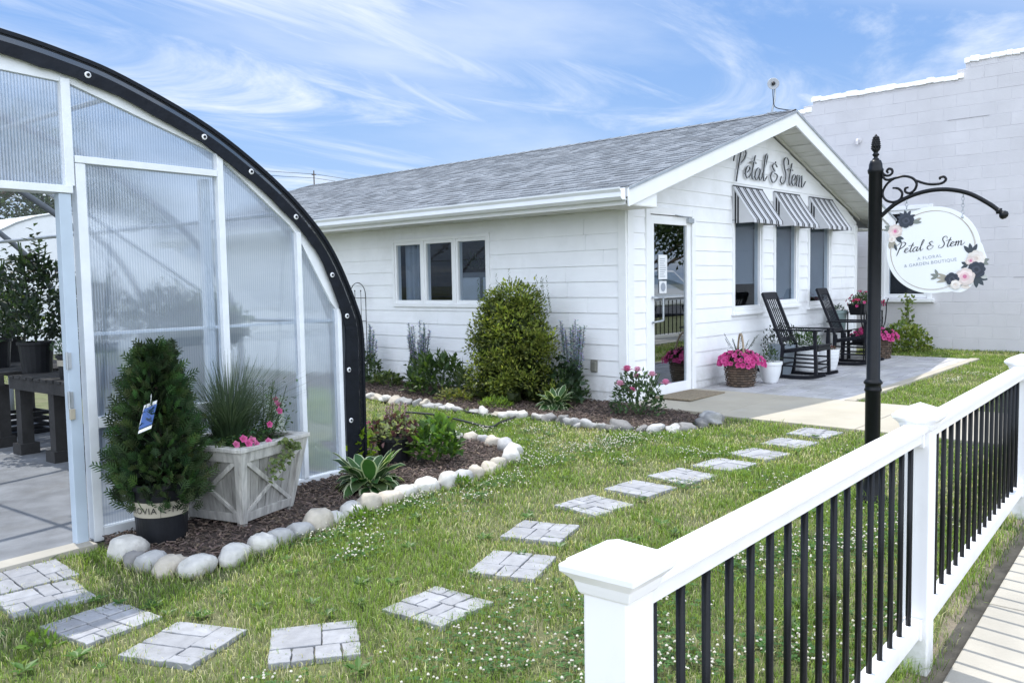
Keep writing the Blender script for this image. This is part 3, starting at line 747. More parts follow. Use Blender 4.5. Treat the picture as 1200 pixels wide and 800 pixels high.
tag(b.build('house_plant', M_leaf, loc=(HX0 + .65, HY0 + 3.0, 1.62)), 'dark leafy house plant on the cabinet behind the middle side pane', 'plant')

# antenna
M_dish = pmat('dish_grey', (.33, .35, .38), .5, .08, 20)
t = thing('dish_antenna', 'small round grey antenna on a bent mast at the roof peak', 'antenna', (10.96, 5.25, 3.655))
b = MB(); b.tube(catmull([(0, .02, -.02), (0, 0, .08), (.02, -.02, .2), (.02, -.02, .40)], 5), .013, 8); b.build('mast', M_galv, t, smooth=True)
b = MB(); Mx = Matrix.Rotation(R(80), 3, 'Y') @ Matrix.Rotation(R(0), 3, 'Z')
Mx = Vector((-.8, -.5, .1)).to_track_quat('Z', 'Y').to_matrix()
b.lathe([(.012, -.04), (.05, -.03), (.074, -.005), (.078, .010), (.070, .010), (.04, .002), (.010, .0)], (-.05, -.03, .38), 24, M=Mx); b.build('dish', M_dish, t, smooth=True)
b = MB(); b.lathe([(.020, .0), (.026, .022), (.010, .030)], (-.05, -.03, .38), 14, M=Mx); b.build('feed_horn', M_blackplastic, t, smooth=True)
b = MB(); b.bar((-.04, -.02, .36), (.02, -.02, .36), .02, .02); b.box((0, 0, .01), (.09, .12, .015)); b.build('bracket', M_galv, t)
b = MB(); b.tube(catmull([(-.04, -.02, .33), (-.05, -.03, .2), (-.01, -.04, .08), (.0, -.2, .02), (.02, -.28, .0), (.03, -.312, -.08), (-.06, -.315, -.16), (-.12, -.315, -.19)], 6), .006, 6); b.build('cable', M_blackplastic, t, smooth=True)

# outlet, mat
M_outlet = pmat('grey_outlet', (.19, .19, .165), .5, .1)
t = thing('outlet_cover', 'grey weatherproof outlet cover low on the shop side wall', 'outlet', (HX0 - .012, 5.80, .50))
b = MB(); b.box((-.012, 0, 0), (.024, .085, .14)); b.build('box', M_outlet, t, bevel=.006)
b = MB(); b.box((-.032, 0, -.005), (.02, .07, .115)); b.build('lid', M_outlet, t, bevel=.008)
b = MB(); b.box((0, 0, .009), (.80, .46, .018)); tag(b.build('door_mat', M_mat, loc=(8.50, 5.06, gz(8.5) + .023), rotz=R(1), bevel=.006), 'brown coir mat on the concrete below the shop door', 'door mat')

# awnings
def awning(x0, x1, label):
    w = x1 - x0; t = thing('window_awning', label, 'awning', (x0, HY0 - .014, 2.20), 0, 'striped awnings over the front windows')
    hgt, out = .45, .30
    # canopy: stripes follow the slope
    b = MB(); n = 26; lightc, darkc = (.54, .55, .575), (.012, .013, .018)
    stripes = []
    pat = [(.0, .015, 0), (.015, .04, 1), (.04, .052, 0), (.052, .075, 1), (.075, .155, 0)]
    x = 0.0
    cyc = w / 4.6
    segs = []
    while x < w - 1e-6:
        for (a, c, d) in ((0, .40, 0), (.40, .56, 1), (.56, .64, 0), (.64, .88, 1), (.88, 1.0, 0)):
            xa, xb = x + a * cyc, min(x + c * cyc, w)
            if xb > xa: segs.append((xa, xb, d))
        x += cyc
    segs[0] = (0, segs[0][1], 0)
    for xa, xb, d in segs:
        k = 7; prev = None
        for j in range(k):
            def pt(xx, tt):
                sag = .012 * math.sin(pi * tt)
                return (xx, -out * tt, hgt * (1 - tt) - sag)
            t0, t1 = j / k, (j + 1) / k
            b.quad(pt(xa, t0), pt(xa, t1), pt(xb, t1), pt(xb, t0), darkc if d else lightc)
        b.quad((xa, -out, 0), (xa, -out - .004, -.045), (xb, -out - .004, -.045), (xb, -out, 0), darkc if d else lightc)
    b.build('canopy', M_awning, t)
    for xx in (.004, w - .004):
        b = MB()
        b.add([(xx, 0, hgt - .01), (xx, 0, -.04), (xx, -out, -.04), (xx, -out, -.004)], [(0, 1, 2, 3)], lightc)
        for a, c in ((.10, .17), (.21, .28)):
            dz = -.002 if xx < .1 else .002
            ya, yb = -out * a / .5 * .55, -out * c / .5 * .55
            f = lambda y: hgt * (1 + y / out) - .03
            b.add([(xx + dz, ya, -.04), (xx + dz, yb, -.04), (xx + dz, yb, f(yb)), (xx + dz, ya, f(ya))], [(0, 1, 2, 3)], darkc)
        b.build('side_panel', M_awning, t)
    b = MB(); b.tube([(0.01, -.0, .0), (.01, -out + .01, -.02), (w - .01, -out + .01, -.02), (w - .01, 0, 0)], .008, 6); b.build('frame', M_blackmetal, t); b = MB(); b.tube([(.01, -.006, hgt - .01), (w - .01, -.006, hgt - .01)], .010, 6); b.build('head_bar', M_blackmetal, t)
awning(10.02, 10.86, 'black and white striped awning nearest the shop door')
awning(11.19, 12.03, 'middle black and white striped awning of the three over the front windows')
awning(12.35, 13.23, 'black and white striped awning farthest from the shop door')

# ------------------------------------------------------------------ lettering
GL = {'P': (1.15, [[(.62, 2.35), (.46, 1.3), (.22, -.45)], [(-.2, 1.25), (-.12, 1.75), (.35, 2.35), (.85, 2.5), (1.15, 2.15), (1.0, 1.6), (.6, 1.15), (.42, 1.05)]]),
      'e': (.62, [[(-.05, .35), (.3, .55), (.5, .85), (.36, 1.05), (.14, .8), (.08, .35), (.28, .02), (.55, .2), (.72, .5)]]),
      't': (.52, [[(.45, 2.1), (.28, 1.1), (.2, .35), (.34, .02), (.6, .4)], [(-.16, 1.42), (.15, 1.52), (.42, 1.50), (.62, 1.42)]]),
      'a': (.85, [[(.6, .85), (.38, 1.02), (.1, .62), (.1, .15), (.32, .02), (.58, .6), (.66, 1.0), (.58, .35), (.7, .02), (.95, .45)]]),
      'l': (.55, [[(.0, .4), (.32, 1.3), (.52, 2.2), (.42, 2.42), (.28, 1.9), (.2, .6), (.32, .02), (.62, .45)]]),
      '&': (1.0, [[(.78, 1.45), (.5, 1.72), (.22, 1.45), (.5, 1.05), (.2, .85), (.08, .4), (.38, .0), (.75, .25), (.85, .7), (.5, .85)], [(.52, 1.72), (.55, 1.95)]]),
      'S': (1.05, [[(1.0, 1.85), (.98, 2.3), (.72, 2.5), (.45, 2.2), (.52, 1.6), (.78, .95), (.72, .3), (.4, .0), (.08, .25), (.2, .7)]]),
      'm': (1.25, [[(-.02, .7), (.14, 1.05), (.14, .5), (.1, .0), (.18, .6), (.4, 1.05), (.46, .6), (.42, .0), (.5, .6), (.74, 1.05), (.8, .55), (.84, .05), (1.02, .1), (1.3, .6)]])}
def script(b, text, size, y0, y1, w, slant=.18, xs=1.0, z0=0, x0=0, contrast=.6, col=(1, 1, 1), tilt=0, space=.45):
    x = 0
    total = 0
    for ch in text: total += space if ch == ' ' else GL[ch][0]
    for ch in text:
        if ch == ' ': x += space; continue
        adv, strokes = GL[ch]
        for st in strokes:
            P = catmull([(p[0], p[1], 0) for p in st], 7); n = len(P)
            Lf = []; Rt = []
            for i, p in enumerate(P):
                t = (P[min(i + 1, n - 1)] - P[max(i - 1, 0)]); t.normalize()
                ww = w * ((1 - contrast) + contrast * max(0, -t.y) ** 1.0) * (.55 + .45 * min(1, min(i, n - 1 - i) / 3))
                nx, ny = -t.y, t.x
                def mp(q): return (x0 + ((x + q[0]) * xs + q[1] * slant) * size, z0 + q[1] * size)
                c = mp((p.x, p.y)); Lf.append((c[0] + nx * ww / 2, c[1] + ny * ww / 2)); Rt.append((c[0] - nx * ww / 2, c[1] - ny * ww / 2))
            for i in range(n - 1):
                q = [Lf[i], Lf[i + 1], Rt[i + 1], Rt[i]]
                ca, sa = math.cos(tilt), math.sin(tilt)
                q = [(ca * a - sa * c, sa * a + ca * c) for a, c in q]
                vs = [(a, y0, c) for a, c in q] + [(a, y1, c) for a, c in q]
                b.add(vs, [(0, 1, 2, 3), (7, 6, 5, 4), (0, 4, 5, 1), (3, 2, 6, 7), (1, 5, 6, 2), (0, 3, 7, 4)], col)
        x += adv
    return total
def fontmesh(body, size, extrude=0, spacing=1.0, align='LEFT'):
    cu = bpy.data.curves.new('lettering', 'FONT'); cu.body = body; cu.size = size; cu.extrude = extrude; cu.space_character = spacing; cu.align_x = align
    ob = bpy.data.objects.new('lettering', cu); COL.objects.link(ob)
    dg = bpy.context.evaluated_depsgraph_get(); me = bpy.data.meshes.new_from_object(ob.evaluated_get(dg))
    vs = [tuple(v.co) for v in me.vertices]; fs = [tuple(p.vertices) for p in me.polygons]
    bpy.data.objects.remove(ob); bpy.data.curves.remove(cu); bpy.data.meshes.remove(me)
    return vs, fs

t = thing('wall_sign', 'black and grey script letters reading Petal & Stem on the shop gable', 'sign', (10.03, HY0 - .02, 2.76))
for off, word in ((0.0, 'Petal'), (1.0, '&'), (1.29, 'Stem')):
    b = MB(); script(b, word, .148, -.030, -.016, .031, slant=.12, xs=1.62, x0=off, contrast=.55); o = b.build('lettering', M_letteredge, t)
    b = MB(); script(b, word, .148, -.034, -.031, .020, slant=.12, xs=1.62, x0=off, contrast=.8); b.build('letter_face', M_lettergrey, o)

# ------------------------------------------------------------------ block building behind
blk = thing('block_building', 'tall white painted concrete block building behind the shop with stepped parapet', 'building', (15.45, 0, 0))
BW = (4.60, 5.30, 1.08, 2.58)  # window y0,y1,z0,z1
def ztop(y): return 4.90 if y < 4.07 else (4.66 if y < 6.62 else 4.48)
b = MB(); random.seed(9); k = 0; z = .0
while z < 4.9:
    y = 2.0 - (k % 2) * .2
    while y < 13:
        ya, yb = y + .0028, y + .4 - .0028; za, zb = z + .0028, z + .2 - .0028
        zt = ztop((ya + yb) / 2); zb = min(zb, zt)
        seg = [(ya, yb)]
        if zb > BW[2] - .02 and za < BW[3] + .02:
            ns = []
            for (p, q) in seg:
                if q <= BW[0] or p >= BW[1]: ns.append((p, q))
                else:
                    if p < BW[0] - .01: ns.append((p, BW[0]))
                    if q > BW[1] + .01: ns.append((BW[1], q))
            seg = ns
        for (p, q) in seg:
            if zb - za > .02:
                dx_ = U(-.0015, .0015); t_ = U(.975, 1.025)
                b.hexa([(dx_, p, za), (.1, p, za), (.1, q, za), (dx_, q, za), (dx_, p, zb), (.1, p, zb), (.1, q, zb), (dx_, q, zb)], (t_, t_, t_))
        y += .4
    z += .2; k += 1
b.build('wall', M_block, blk, bevel=.004)
b = MB()
def fill(ya, yb, za, zb): b.box((.06, (ya + yb) / 2, (za + zb) / 2), (.112, yb - ya, zb - za))
fill(2.0, BW[0], 0, 4.48); fill(BW[1], 13, 0, 4.48); fill(BW[0], BW[1], 0, BW[2]); fill(BW[0], BW[1], BW[3], 4.48); fill(2.0, 4.07, 4.481, 4.89); fill(4.071, 6.62, 4.481, 4.65)
b.box((5, 2.05, 2.2), (9.9, .1, 4.4)); b.box((5, 13, 2.2), (9.9, .1, 4.4)); b.box((9.9, 7.5, 2.2), (.1, 10.8, 4.4)); b.box((5, 7.5, 4.25), (9.7, 10.8, .1))
b.build('mortar_backing', M_mortar, blk)
b = MB(); random.seed(12)
def cope(ya, yb, z):
    y = ya
    while y < yb:
        q = min(y + U(.08, .2), yb); h = U(.055, .085); o_ = U(.02, .045)
        b.hexa([(-o_, y, z - U(.0, .025)), (.22, y, z), (.22, q, z), (-o_, q, z - U(0, .025)), (-o_ + .012, y, z + h), (.21, y, z + h), (.21, q, z + h), (-o_ + .012, q, z + h)])
        y = q
for ca_ in ((1.85, 4.09, 4.90), (4.09, 6.64, 4.66), (6.64, 13, 4.48)):
    b = MB(); cope(*ca_); b.build('coping', M_coping, blk, bevel=.012)
f = MB(); y0, y1, z0, z1 = BW
for ya, yb, za, zb in ((y0, y0 + .06, z0, z1), (y1 - .06, y1, z0, z1), (y0 + .06, y1 - .06, z1 - .06, z1), (y0 + .06, y1 - .06, z0, z0 + .06), (y0 + .06, y1 - .06, (z0 + z1) / 2 - .02, (z0 + z1) / 2 + .02)):
    f.box((.045, (ya + yb) / 2, (za + zb) / 2), (.09, yb - ya, zb - za))
for ya, yb, za, zb in ((y0 - .07, y0, z0 - .02, z1 + .07), (y1, y1 + .07, z0 - .02, z1 + .07), (y0, y1, z1, z1 + .07)): f.box((-.008, (ya + yb) / 2, (za + zb) / 2), (.03, yb - ya, zb - za))
w = f.build('window', M_trim, blk, bevel=.004)
b = MB(); b.quad((.04, y0 + .05, z0 + .05), (.04, y1 - .05, z0 + .05), (.04, y1 - .05, z1 - .05), (.04, y0 + .05, z1 - .05)); b.build('pane', M_glass, w)
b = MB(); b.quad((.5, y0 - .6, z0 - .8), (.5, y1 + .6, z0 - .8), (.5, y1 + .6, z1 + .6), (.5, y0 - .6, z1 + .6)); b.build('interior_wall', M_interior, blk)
b = MB(); b.box((-.03, (y0 + y1) / 2, z0 - .05), (.10, y1 - y0 + .24, .06)); b.build('sill', M_trim, w, bevel=.006)
M_joint = pmat('dark_joint', (.30, .29, .30), .9, .1)  # darker grey for short strips along a few block joints
b = MB(); random.seed(44); kx = -.004
for q in range(4):
    zz_ = .2 * random.randint(7, 22); yy_ = U(2.3, 5.6); ln = U(.2, .8)
    b.box((kx, yy_, zz_), (.006, ln, .004))
b.build('open_joints', M_joint, blk)
# wall fitting
t = thing('pipe_stub', 'small white pipe stub sticking out of the block wall right of the roof peak', 'pipe', (15.44, 5.78, 3.86))
b = MB(); b.tube(catmull([(.02, 0, 0), (-.05, 0, 0), (-.075, 0, -.03), (-.075, 0, -.09)], 4), .024, 12); b.build('pipe', M_block, t, smooth=True)
b = MB(); b.lathe([(.06, 0), (.06, .01), (.04, .012)], (0, 0, 0), 16, M=Matrix.Rotation(-pi / 2, 3, 'Y')); b.build('flange', M_block, t)

# ------------------------------------------------------------------ greenhouse
gh = thing('greenhouse', 'arched greenhouse with ribbed clear panels, white frame and black cloth edging', 'greenhouse', GO, AG)
half = [(4.45, -.02), (4.45, .6), (4.45, 1.08), (4.395, 1.30), (4.20, 1.68), (3.98, 1.94), (3.66, 2.20), (3.20, 2.475), (2.66, 2.685), (2.33, 2.765), (1.99, 2.815), (1.62, 2.84), (1.3, 2.845)]
full = half + [(2.6 - u, z) for u, z in reversed(half[:-1])]
OUT = catmull([(u, 0, z) for u, z in full], 5)
def offs(d):
    res = []
    n = len(OUT)
    for i, p in enumerate(OUT):
        t = OUT[min(i + 1, n - 1)] - OUT[max(i - 1, 0)]; t.normalize()
        nn = Vector((-t.z, 0, t.x)) * 1.0   # curve runs right to left over the top
        res.append(p + nn * d)
    return res
c0 = Vector((1.3, 0, 0))
if (offs(.1)[40] - c0).length > (OUT[40] - c0).length:
    _o = offs; offs = lambda d: _o(-d)
def zin(u, d):
    C_ = offs(d)
    for a, c in zip(C_, C_[1:]):
        if (a.x - u) * (c.x - u) <= 0 and abs(a.x - c.x) > 1e-6 and a.z > .2: return a.z + (c.z - a.z) * (u - a.x) / (c.x - a.x)
    return 0
_e0, _e1 = offs(.132), offs(.19)
EDGE = [p.lerp(q, max(0, min(1, (1.7 - p.z) / .8))) for p, q in zip(_e0, _e1)]
def ring(b, d0, d1, v0, v1, smoothfn=None, wob=0):
    A, B = offs(d0), (offs(d1) if d1 else EDGE); n = len(A); vs = []
    for i in range(n):
        wv = wob * (math.sin(i * 1.3) + .6 * math.sin(i * 2.9)) if wob else 0
        vs += [(A[i].x, v0, A[i].z), (B[i].x, v0 - abs(wv) * .3, B[i].z + wv * .6), (B[i].x, v1, B[i].z + wv * .6), (A[i].x, v1, A[i].z)]
    fs = []
    for i in range(n - 1):
        for k in range(4):
            k2 = (k + 1) % 4; fs.append((i * 4 + k, i * 4 + k2, (i + 1) * 4 + k2, (i + 1) * 4 + k))
    b.add(vs, fs)
CH = [(1.3, 2.615), (1.98, 2.612), (2.34, 2.60), (3.245, 2.315), (3.86, 1.845), (4.215, 1.25)]
def zlow(u):
    u = abs(u - 1.3) + 1.3
    for (a, za), (c, zc_) in zip(CH, CH[1:]):
        if a <= u <= c: return za + (zc_ - za) * (u - a) / (c - a)
    return 1.25
b = MB(); us = [1.3 + s_ * d_ for s_, d_ in [(-1, 2.94 - i * .07) for i in range(42)] + [(1, i * .07) for i in range(43)]]
for a, c in zip(us, us[1:]):
    P_ = []
    for v in (.010, .05):
        P_ += [(a, v, zlow(a)), (c, v, zlow(c)), (c, v, max(zin(c, .10), zlow(c) + .002)), (a, v, max(zin(a, .10), zlow(a) + .002))]
    b.add(P_, [(0, 1, 2, 3), (7, 6, 5, 4), (1, 0, 4, 5), (3, 2, 6, 7)])
b.build('arch_board', M_ghwood, gh)
b = MB(); ring(b, .062, None, -.022, -.012, wob=.007); tb_ = b.build('cloth_edging', M_tarp, gh, smooth=False)
b = MB(); ring(b, .0, .022, -.024, .02); b.build('cloth_hem', M_tarp, tb_)
b = MB(); A, B = offs(.02), offs(.066)
for i in range(len(A) - 1): b.quad((A[i].x, -.015, A[i].z), (B[i].x, -.018, B[i].z), (B[i + 1].x, -.018, B[i + 1].z), (A[i + 1].x, -.015, A[i + 1].z))
A = offs(.012); v1 = .40
for i in range(len(A) - 1):
    b.quad((A[i].x, .0, A[i].z), (A[i + 1].x, 0, A[i + 1].z), (A[i + 1].x, v1, A[i + 1].z), (A[i].x, v1, A[i].z))
b.build('shade_cloth', M_shade, gh)
b = MB(); A = offs(.02)
for i in range(len(A) - 1):
    if (A[i].z + A[i + 1].z) / 2 > 1.25: b.quad((A[i].x, .40, A[i].z), (A[i + 1].x, .40, A[i + 1].z), (A[i + 1].x, 9.6, A[i + 1].z), (A[i].x, 9.6, A[i].z))
b.build('roof_film', M_film, gh)
for (u, z) in ((1.55, 2.70), (2.43, 2.655), (3.15, 2.40), (3.49, 2.215), (3.845, 1.935), (4.155, 1.53), (4.285, 1.225), (4.288, .822), (4.293, .44)):
    b = MB(); b.lathe([(.018, 0), (.018, .005), (.012, .008), (.010, .005)], (u, -.024, z), 16, M=Matrix.Rotation(pi / 2, 3, 'X')); w_ = b.build('washer', M_button, tb_)
    b = MB(); b.lathe([(.008, 0), (.008, .010), (.004, .012)], (u, -.026, z), 10, M=Matrix.Rotation(pi / 2, 3, 'X')); b.build('screw', M_blackmetal, w_)
# hoops and purlins
M_hoop = pmat('dull_steel_tube', (.12, .135, .155), .55, .15, 10)
for v in (.12, 1.6, 3.1, 4.6, 6.1, 7.6, 9.1):
    b = MB(); A = offs(.06); b.tube([(p.x, v, p.z) for p in A[::2]], .028, 8); b.build('hoop', M_hoop, gh, smooth=True)
A = offs(.11)
for idx in (13, 27, 40, 60, 80, len(A) - 27, len(A) - 13):
    if idx < len(A): b = MB(); p = A[idx]; b.tube([(p.x, .1, p.z), (p.x, 9.3, p.z)], .016, 6); b.build('purlin', M_galv, gh)
for v in (1.6, 4.6, 7.6):  # braces
    b = MB(); b.tube([(offs(.06)[18].x, v, 1.3), (offs(.06)[30].x - .9, v, 2.28)], .014, 6); b.build('brace', M_galv, gh)
def member(name, u0, u1, z0, z1, v0=-.004, v1=.05, mat=None):
    b = MB(); b.box(((u0 + u1) / 2, (v0 + v1) / 2, (z0 + z1) / 2), (u1 - u0, v1 - v0, z1 - z0)); return b.build(name, mat or M_ghwood, gh, bevel=.003)
member('door_jamb', 2.238, 2.306, 0, 1.985, -.02, .035, M_jamb); member('door_jamb', .29, .375, 0, 1.985, -.02, .10, M_jamb)
member('header', .29, 2.315, 1.988, 2.03, -.03, .10); member('king_post', 2.288, 2.339, 2.032, zlow(2.31) + .02); member('king_post', .26, .312, 2.032, zlow(.29) + .02)
member('stud', 2.345, 2.40, .0, 2.16, -.006, .06); member('stud', 3.247, 3.293, .075, zlow(3.27) + .02, -.006, .06); member('stud', 3.862, 3.902, .075, zlow(3.88) + .02, -.006, .06); member('stud', 4.212, 4.25, .075, 1.28, -.006, .06)
member('stud', 3.175, 3.235, .075, 2.15, .07, .12)
member('rail', 2.345, 3.245, 2.163, 2.203, -.008, .06); member('rail', 2.402, 3.245, .655, .718, -.004, .05)
member('base_rail', 2.402, 4.25, .0, .072, -.002, .06)
member('purlin_rail', 2.4, 4.2, 1.185, 1.205, .055, .075)
member('sill_board', .2, 2.31, -.03, .022, -.11, .02, M_sidewalk)
for z in (1.06, .84): 
    b = MB(); b.box((2.242, -.024, z), (.030, .008, .09)); b.tube([(2.234, -.026, z - .05), (2.234, -.026, z + .05)], .007, 8); b.build('hinge', M_galv, gh)
b = MB(); b.box((2.245, -.03, .76), (.03, .016, .06)); b.build('latch', M_cream, gh, bevel=.003)
def panel(u0, u1, zlo, v=.03, ztopv=None):
    n = 12; us = [u0 + (u1 - u0) * i / n for i in range(n + 1)]
    b = MB()
    for a, c in zip(us, us[1:]):
        za = ztopv or zlow(a) + .01; zc_ = ztopv or zlow(c) + .01
        b.quad((a, v, zlo), (c, v, zlo), (c, v, max(zc_, zlo + .001)), (a, v, max(za, zlo + .001)))
    return b.build('panel', M_poly, gh)
panel(.312, 2.288, 2.03); panel(2.339, 3.26, 2.203); panel(2.40, 3.247, .718, ztopv=2.163); panel(2.40, 3.247, .072, ztopv=.655); panel(3.293, 3.862, .072); panel(3.902, 4.212, .072)
panel(-.67, .26, .05); panel(-1.7, -.67, .05)
# greenhouse floor
b = MB(); P = []
for h in (-.1, .012):
    for u, v in ((-1.75, -.02), (4.3, .02), (4.3, 9.6), (-1.75, 9.6)): P.append((*GP(u, v)[:2], h + .005))
b.hexa(P); o = b.build('greenhouse_floor', M_ghfloor); o['kind'] = 'structure'

# second hoop house beyond
P0 = GP(9.2, 14.5)
t = thing('hoop_house', 'long white plastic hoop house beyond the greenhouse, seen through its doorway', 'greenhouse', P0, AG)
b = MB(); n = 24; r = 3.0
def hp(a, v, rr=0): return ((r + rr) * math.cos(a) * 1.0, v, (r + rr) * math.sin(a) * 1.05)
for j in range(14):
    for i in range(n):
        a0, a1 = pi * i / n, pi * (i + 1) / n
        b.quad(hp(a0, j), hp(a0, j + 1), hp(a1, j + 1), hp(a1, j))
for i in range(n): b.add([hp(pi * i / n, .0), hp(pi * (i + 1) / n, .0), (0, 0, 0)], [(0, 1, 2)])
b.build('cover', M_whitefilm, t)
for j in range(0, 15):
    b = MB(); b.tube([hp(pi * i / n, j, .0) for i in range(n + 1)], .035, 6); b.build('hoop', M_galv, t)

# benches and nursery pots inside
def bench(u, v, lu, lv, label):
    t = thing('pallet_bench', label, 'bench', GP(u, v, .012), AG)
    b = MB(); n = int(lv / .12)
    for i in range(n):
        q = U(.7, 1.3); b.box((0, -lv / 2 + (i + .5) * lv / n, .69), (lu, lv / n - .03, .02), col=(q, q, q))
    b.build('slats', M_palletwood, t)
    b = MB()
    for x in (-lu / 2 + .04, 0, lu / 2 - .04): b.box((x, 0, .63), (.05, lv, .10))
    b.build('bearer', M_palletwood, t)
    for y in (-lv / 2 + .12, 0, lv / 2 - .12):
        for x in (-lu / 2 + .08, lu / 2 - .08):
            b = MB(); b.box((x, y, .34), (.10, .10, .48)); b.box((x, y, .05), (.16, .16, .10)); b.build('leg', M_palletwood, t)
random.seed(31)
bench(3.72, 2.5, 1.0, 1.5, 'weathered pallet bench just inside the greenhouse beside the right door jamb')
bench(3.75, 4.4, 1.0, 1.7, 'weathered pallet bench deeper inside the greenhouse along the right side')
bench(2.2, 7.6, 1.6, 1.0, 'pallet bench across the far part of the greenhouse')
bench(3.72, .95, .95, 1.2, 'pallet bench behind the ribbed panels nearest the greenhouse front')
def shrub_cloud(b, n, fn, L, W, cols, up=.4, outw=.6):
    for _ in range(n):
        p, d = fn(); d = Vector(d) * outw + Vector((U(-1, 1), U(-1, 1), U(-1, 1) + up)); d.normalize()
        c = random.choice(cols); q = U(.65, 1.3)
        b.leaf(p, d, (U(-.6, .6), U(-.6, .6), 1), L * U(.7, 1.3), W * U(.7, 1.3), tuple(x * q for x in c))
def potplant(u, v, z, rpot, hpot, hplant, wplant, cols, label, n=500, L=.06, W=.03, shoots=6, band=False):
    t = thing('potted_shrub', label, 'potted plant', GP(u, v, z), U(0, 6))
    b = MB(); b.lathe([(rpot * .82, 0), (rpot * .98, hpot), (rpot * 1.06, hpot), (rpot * 1.06, hpot - .025), (rpot, hpot - .03), (rpot * .9, hpot - .03), (rpot * .9, hpot - .02), (.01, hpot - .02)], n=20); b.build('pot', M_blackplastic, t, smooth=False)
    if band: b = MB(); b.lathe([(rpot * .955, hpot * .55), (rpot * .975, hpot * .8)], n=20); b.build('label_band', M_cream, t)
    b = MB()
    def fn():
        a = U(0, 6.28); r = math.sqrt(U(0, 1)); zz = U(0, 1)
        w = wplant * (math.sin(pi * (.15 + .8 * zz)) ** .7)
        return (r * w * math.cos(a), r * w * math.sin(a), hpot + zz * hplant * .75), (math.cos(a), math.sin(a), .6)
    shrub_cloud(b, n, fn, L, W, cols)
    for k in range(shoots):
        a = U(0, 6.28); r = U(.1, .5) * wplant; x, y = r * math.cos(a), r * math.sin(a); h = hplant * U(.75, 1.05)
        for j in range(16):
            tt = j / 15; zz = hpot + h * (.45 + .55 * tt); aa = j * 2.4
            b.leaf((x, y, zz), (math.cos(aa), math.sin(aa), .4), (0, 0, 1), L * 1.1, W, tuple(cc * U(.7, 1.2) for cc in random.choice(cols)))
    b.build('foliage', M_leaf, t)
    b = MB()
    for k in range(5):
        a = U(0, 6.28); b.tube([(0, 0, hpot - .02), (.3 * wplant * math.cos(a), .3 * wplant * math.sin(a), hpot + hplant * .9)], .006, 5)
    b.build('stem', M_stem, t)
DK = [(.018, .032, .022), (.025, .045, .028), (.03, .04, .035), (.035, .06, .025)]
YG = [(.10, .13, .03), (.07, .11, .03), (.05, .09, .03)]
potplant(3.50, 3.3, .712, .15, .28, 1.00, .42, DK, 'tall dark leafy shrub on the bench, highest shoots in the greenhouse doorway', 900, .075, .04, 9)
potplant(3.85, 3.0, .712, .14, .26, .68, .36, DK, 'dark leafy shrub on the bench, closest to the right door jamb', 750, .07, .04, 7)
potplant(3.42, 2.45, .712, .12, .20, .16, .17, [(.05, .09, .05), (.035, .07, .045)], 'low feathery green plant in a black pot with a cream band on the bench front', 420, .04, .012, 0, True)
potplant(3.42, 1.98, .712, .09, .12, .14, .15, YG, 'small yellowish green plant in a low black pot at the bench end', 300, .045, .02, 0)
potplant(3.5, 4.2, .712, .15, .28, .85, .42, DK, 'dark shrub on the deeper bench behind the tallest one', 800, .075, .04, 7)
potplant(3.9, 4.8, .712, .14, .26, .6, .36, YG, 'yellow green shrub on the deeper bench', 500, .07, .035, 3)
potplant(3.55, .85, .712, .15, .26, .45, .36, DK, 'dark shrub blurred behind the ribbed panel left of the wooden planter', 500, .075, .04, 3)
potplant(3.90, 1.25, .712, .15, .26, .50, .34, YG, 'yellow green shrub blurred behind the ribbed panel above the wooden planter', 500, .075, .04, 3)
potplant(3.95, 2.0, .712, .15, .26, .6, .36, DK, 'dark shrub blurred behind the narrow ribbed panel', 500, .075, .04, 3)
potplant(2.0, 7.5, .712, .16, .28, .7, .42, DK, 'dark shrub on the far bench at the left of the doorway view', 600, .08, .04, 5)
potplant(2.6, 7.7, .712, .16, .28, .6, .40, [(.05, .08, .04)], 'grey green shrub on the far bench at the right of the row', 600, .08, .04, 4)
def crate(u, v, label):
    t = thing('plastic_crate', label, 'crate', GP(u, v, .012), AG)
    b = MB()
    for s in (-1, 1):
        for k in range(4):
            b.box((0, s * .17, .03 + k * .06), (.5, .012, .035)); b.box((s * .25, 0, .03 + k * .06), (.012, .34, .035))
    b.box((0, 0, .01), (.49, .33, .012)); b.build('basket', M_blackplastic, t)
crate(3.6, 2.3, 'black slatted crate under the front pallet bench'); crate(3.7, 4.3, 'black slatted crate under the deeper pallet bench')

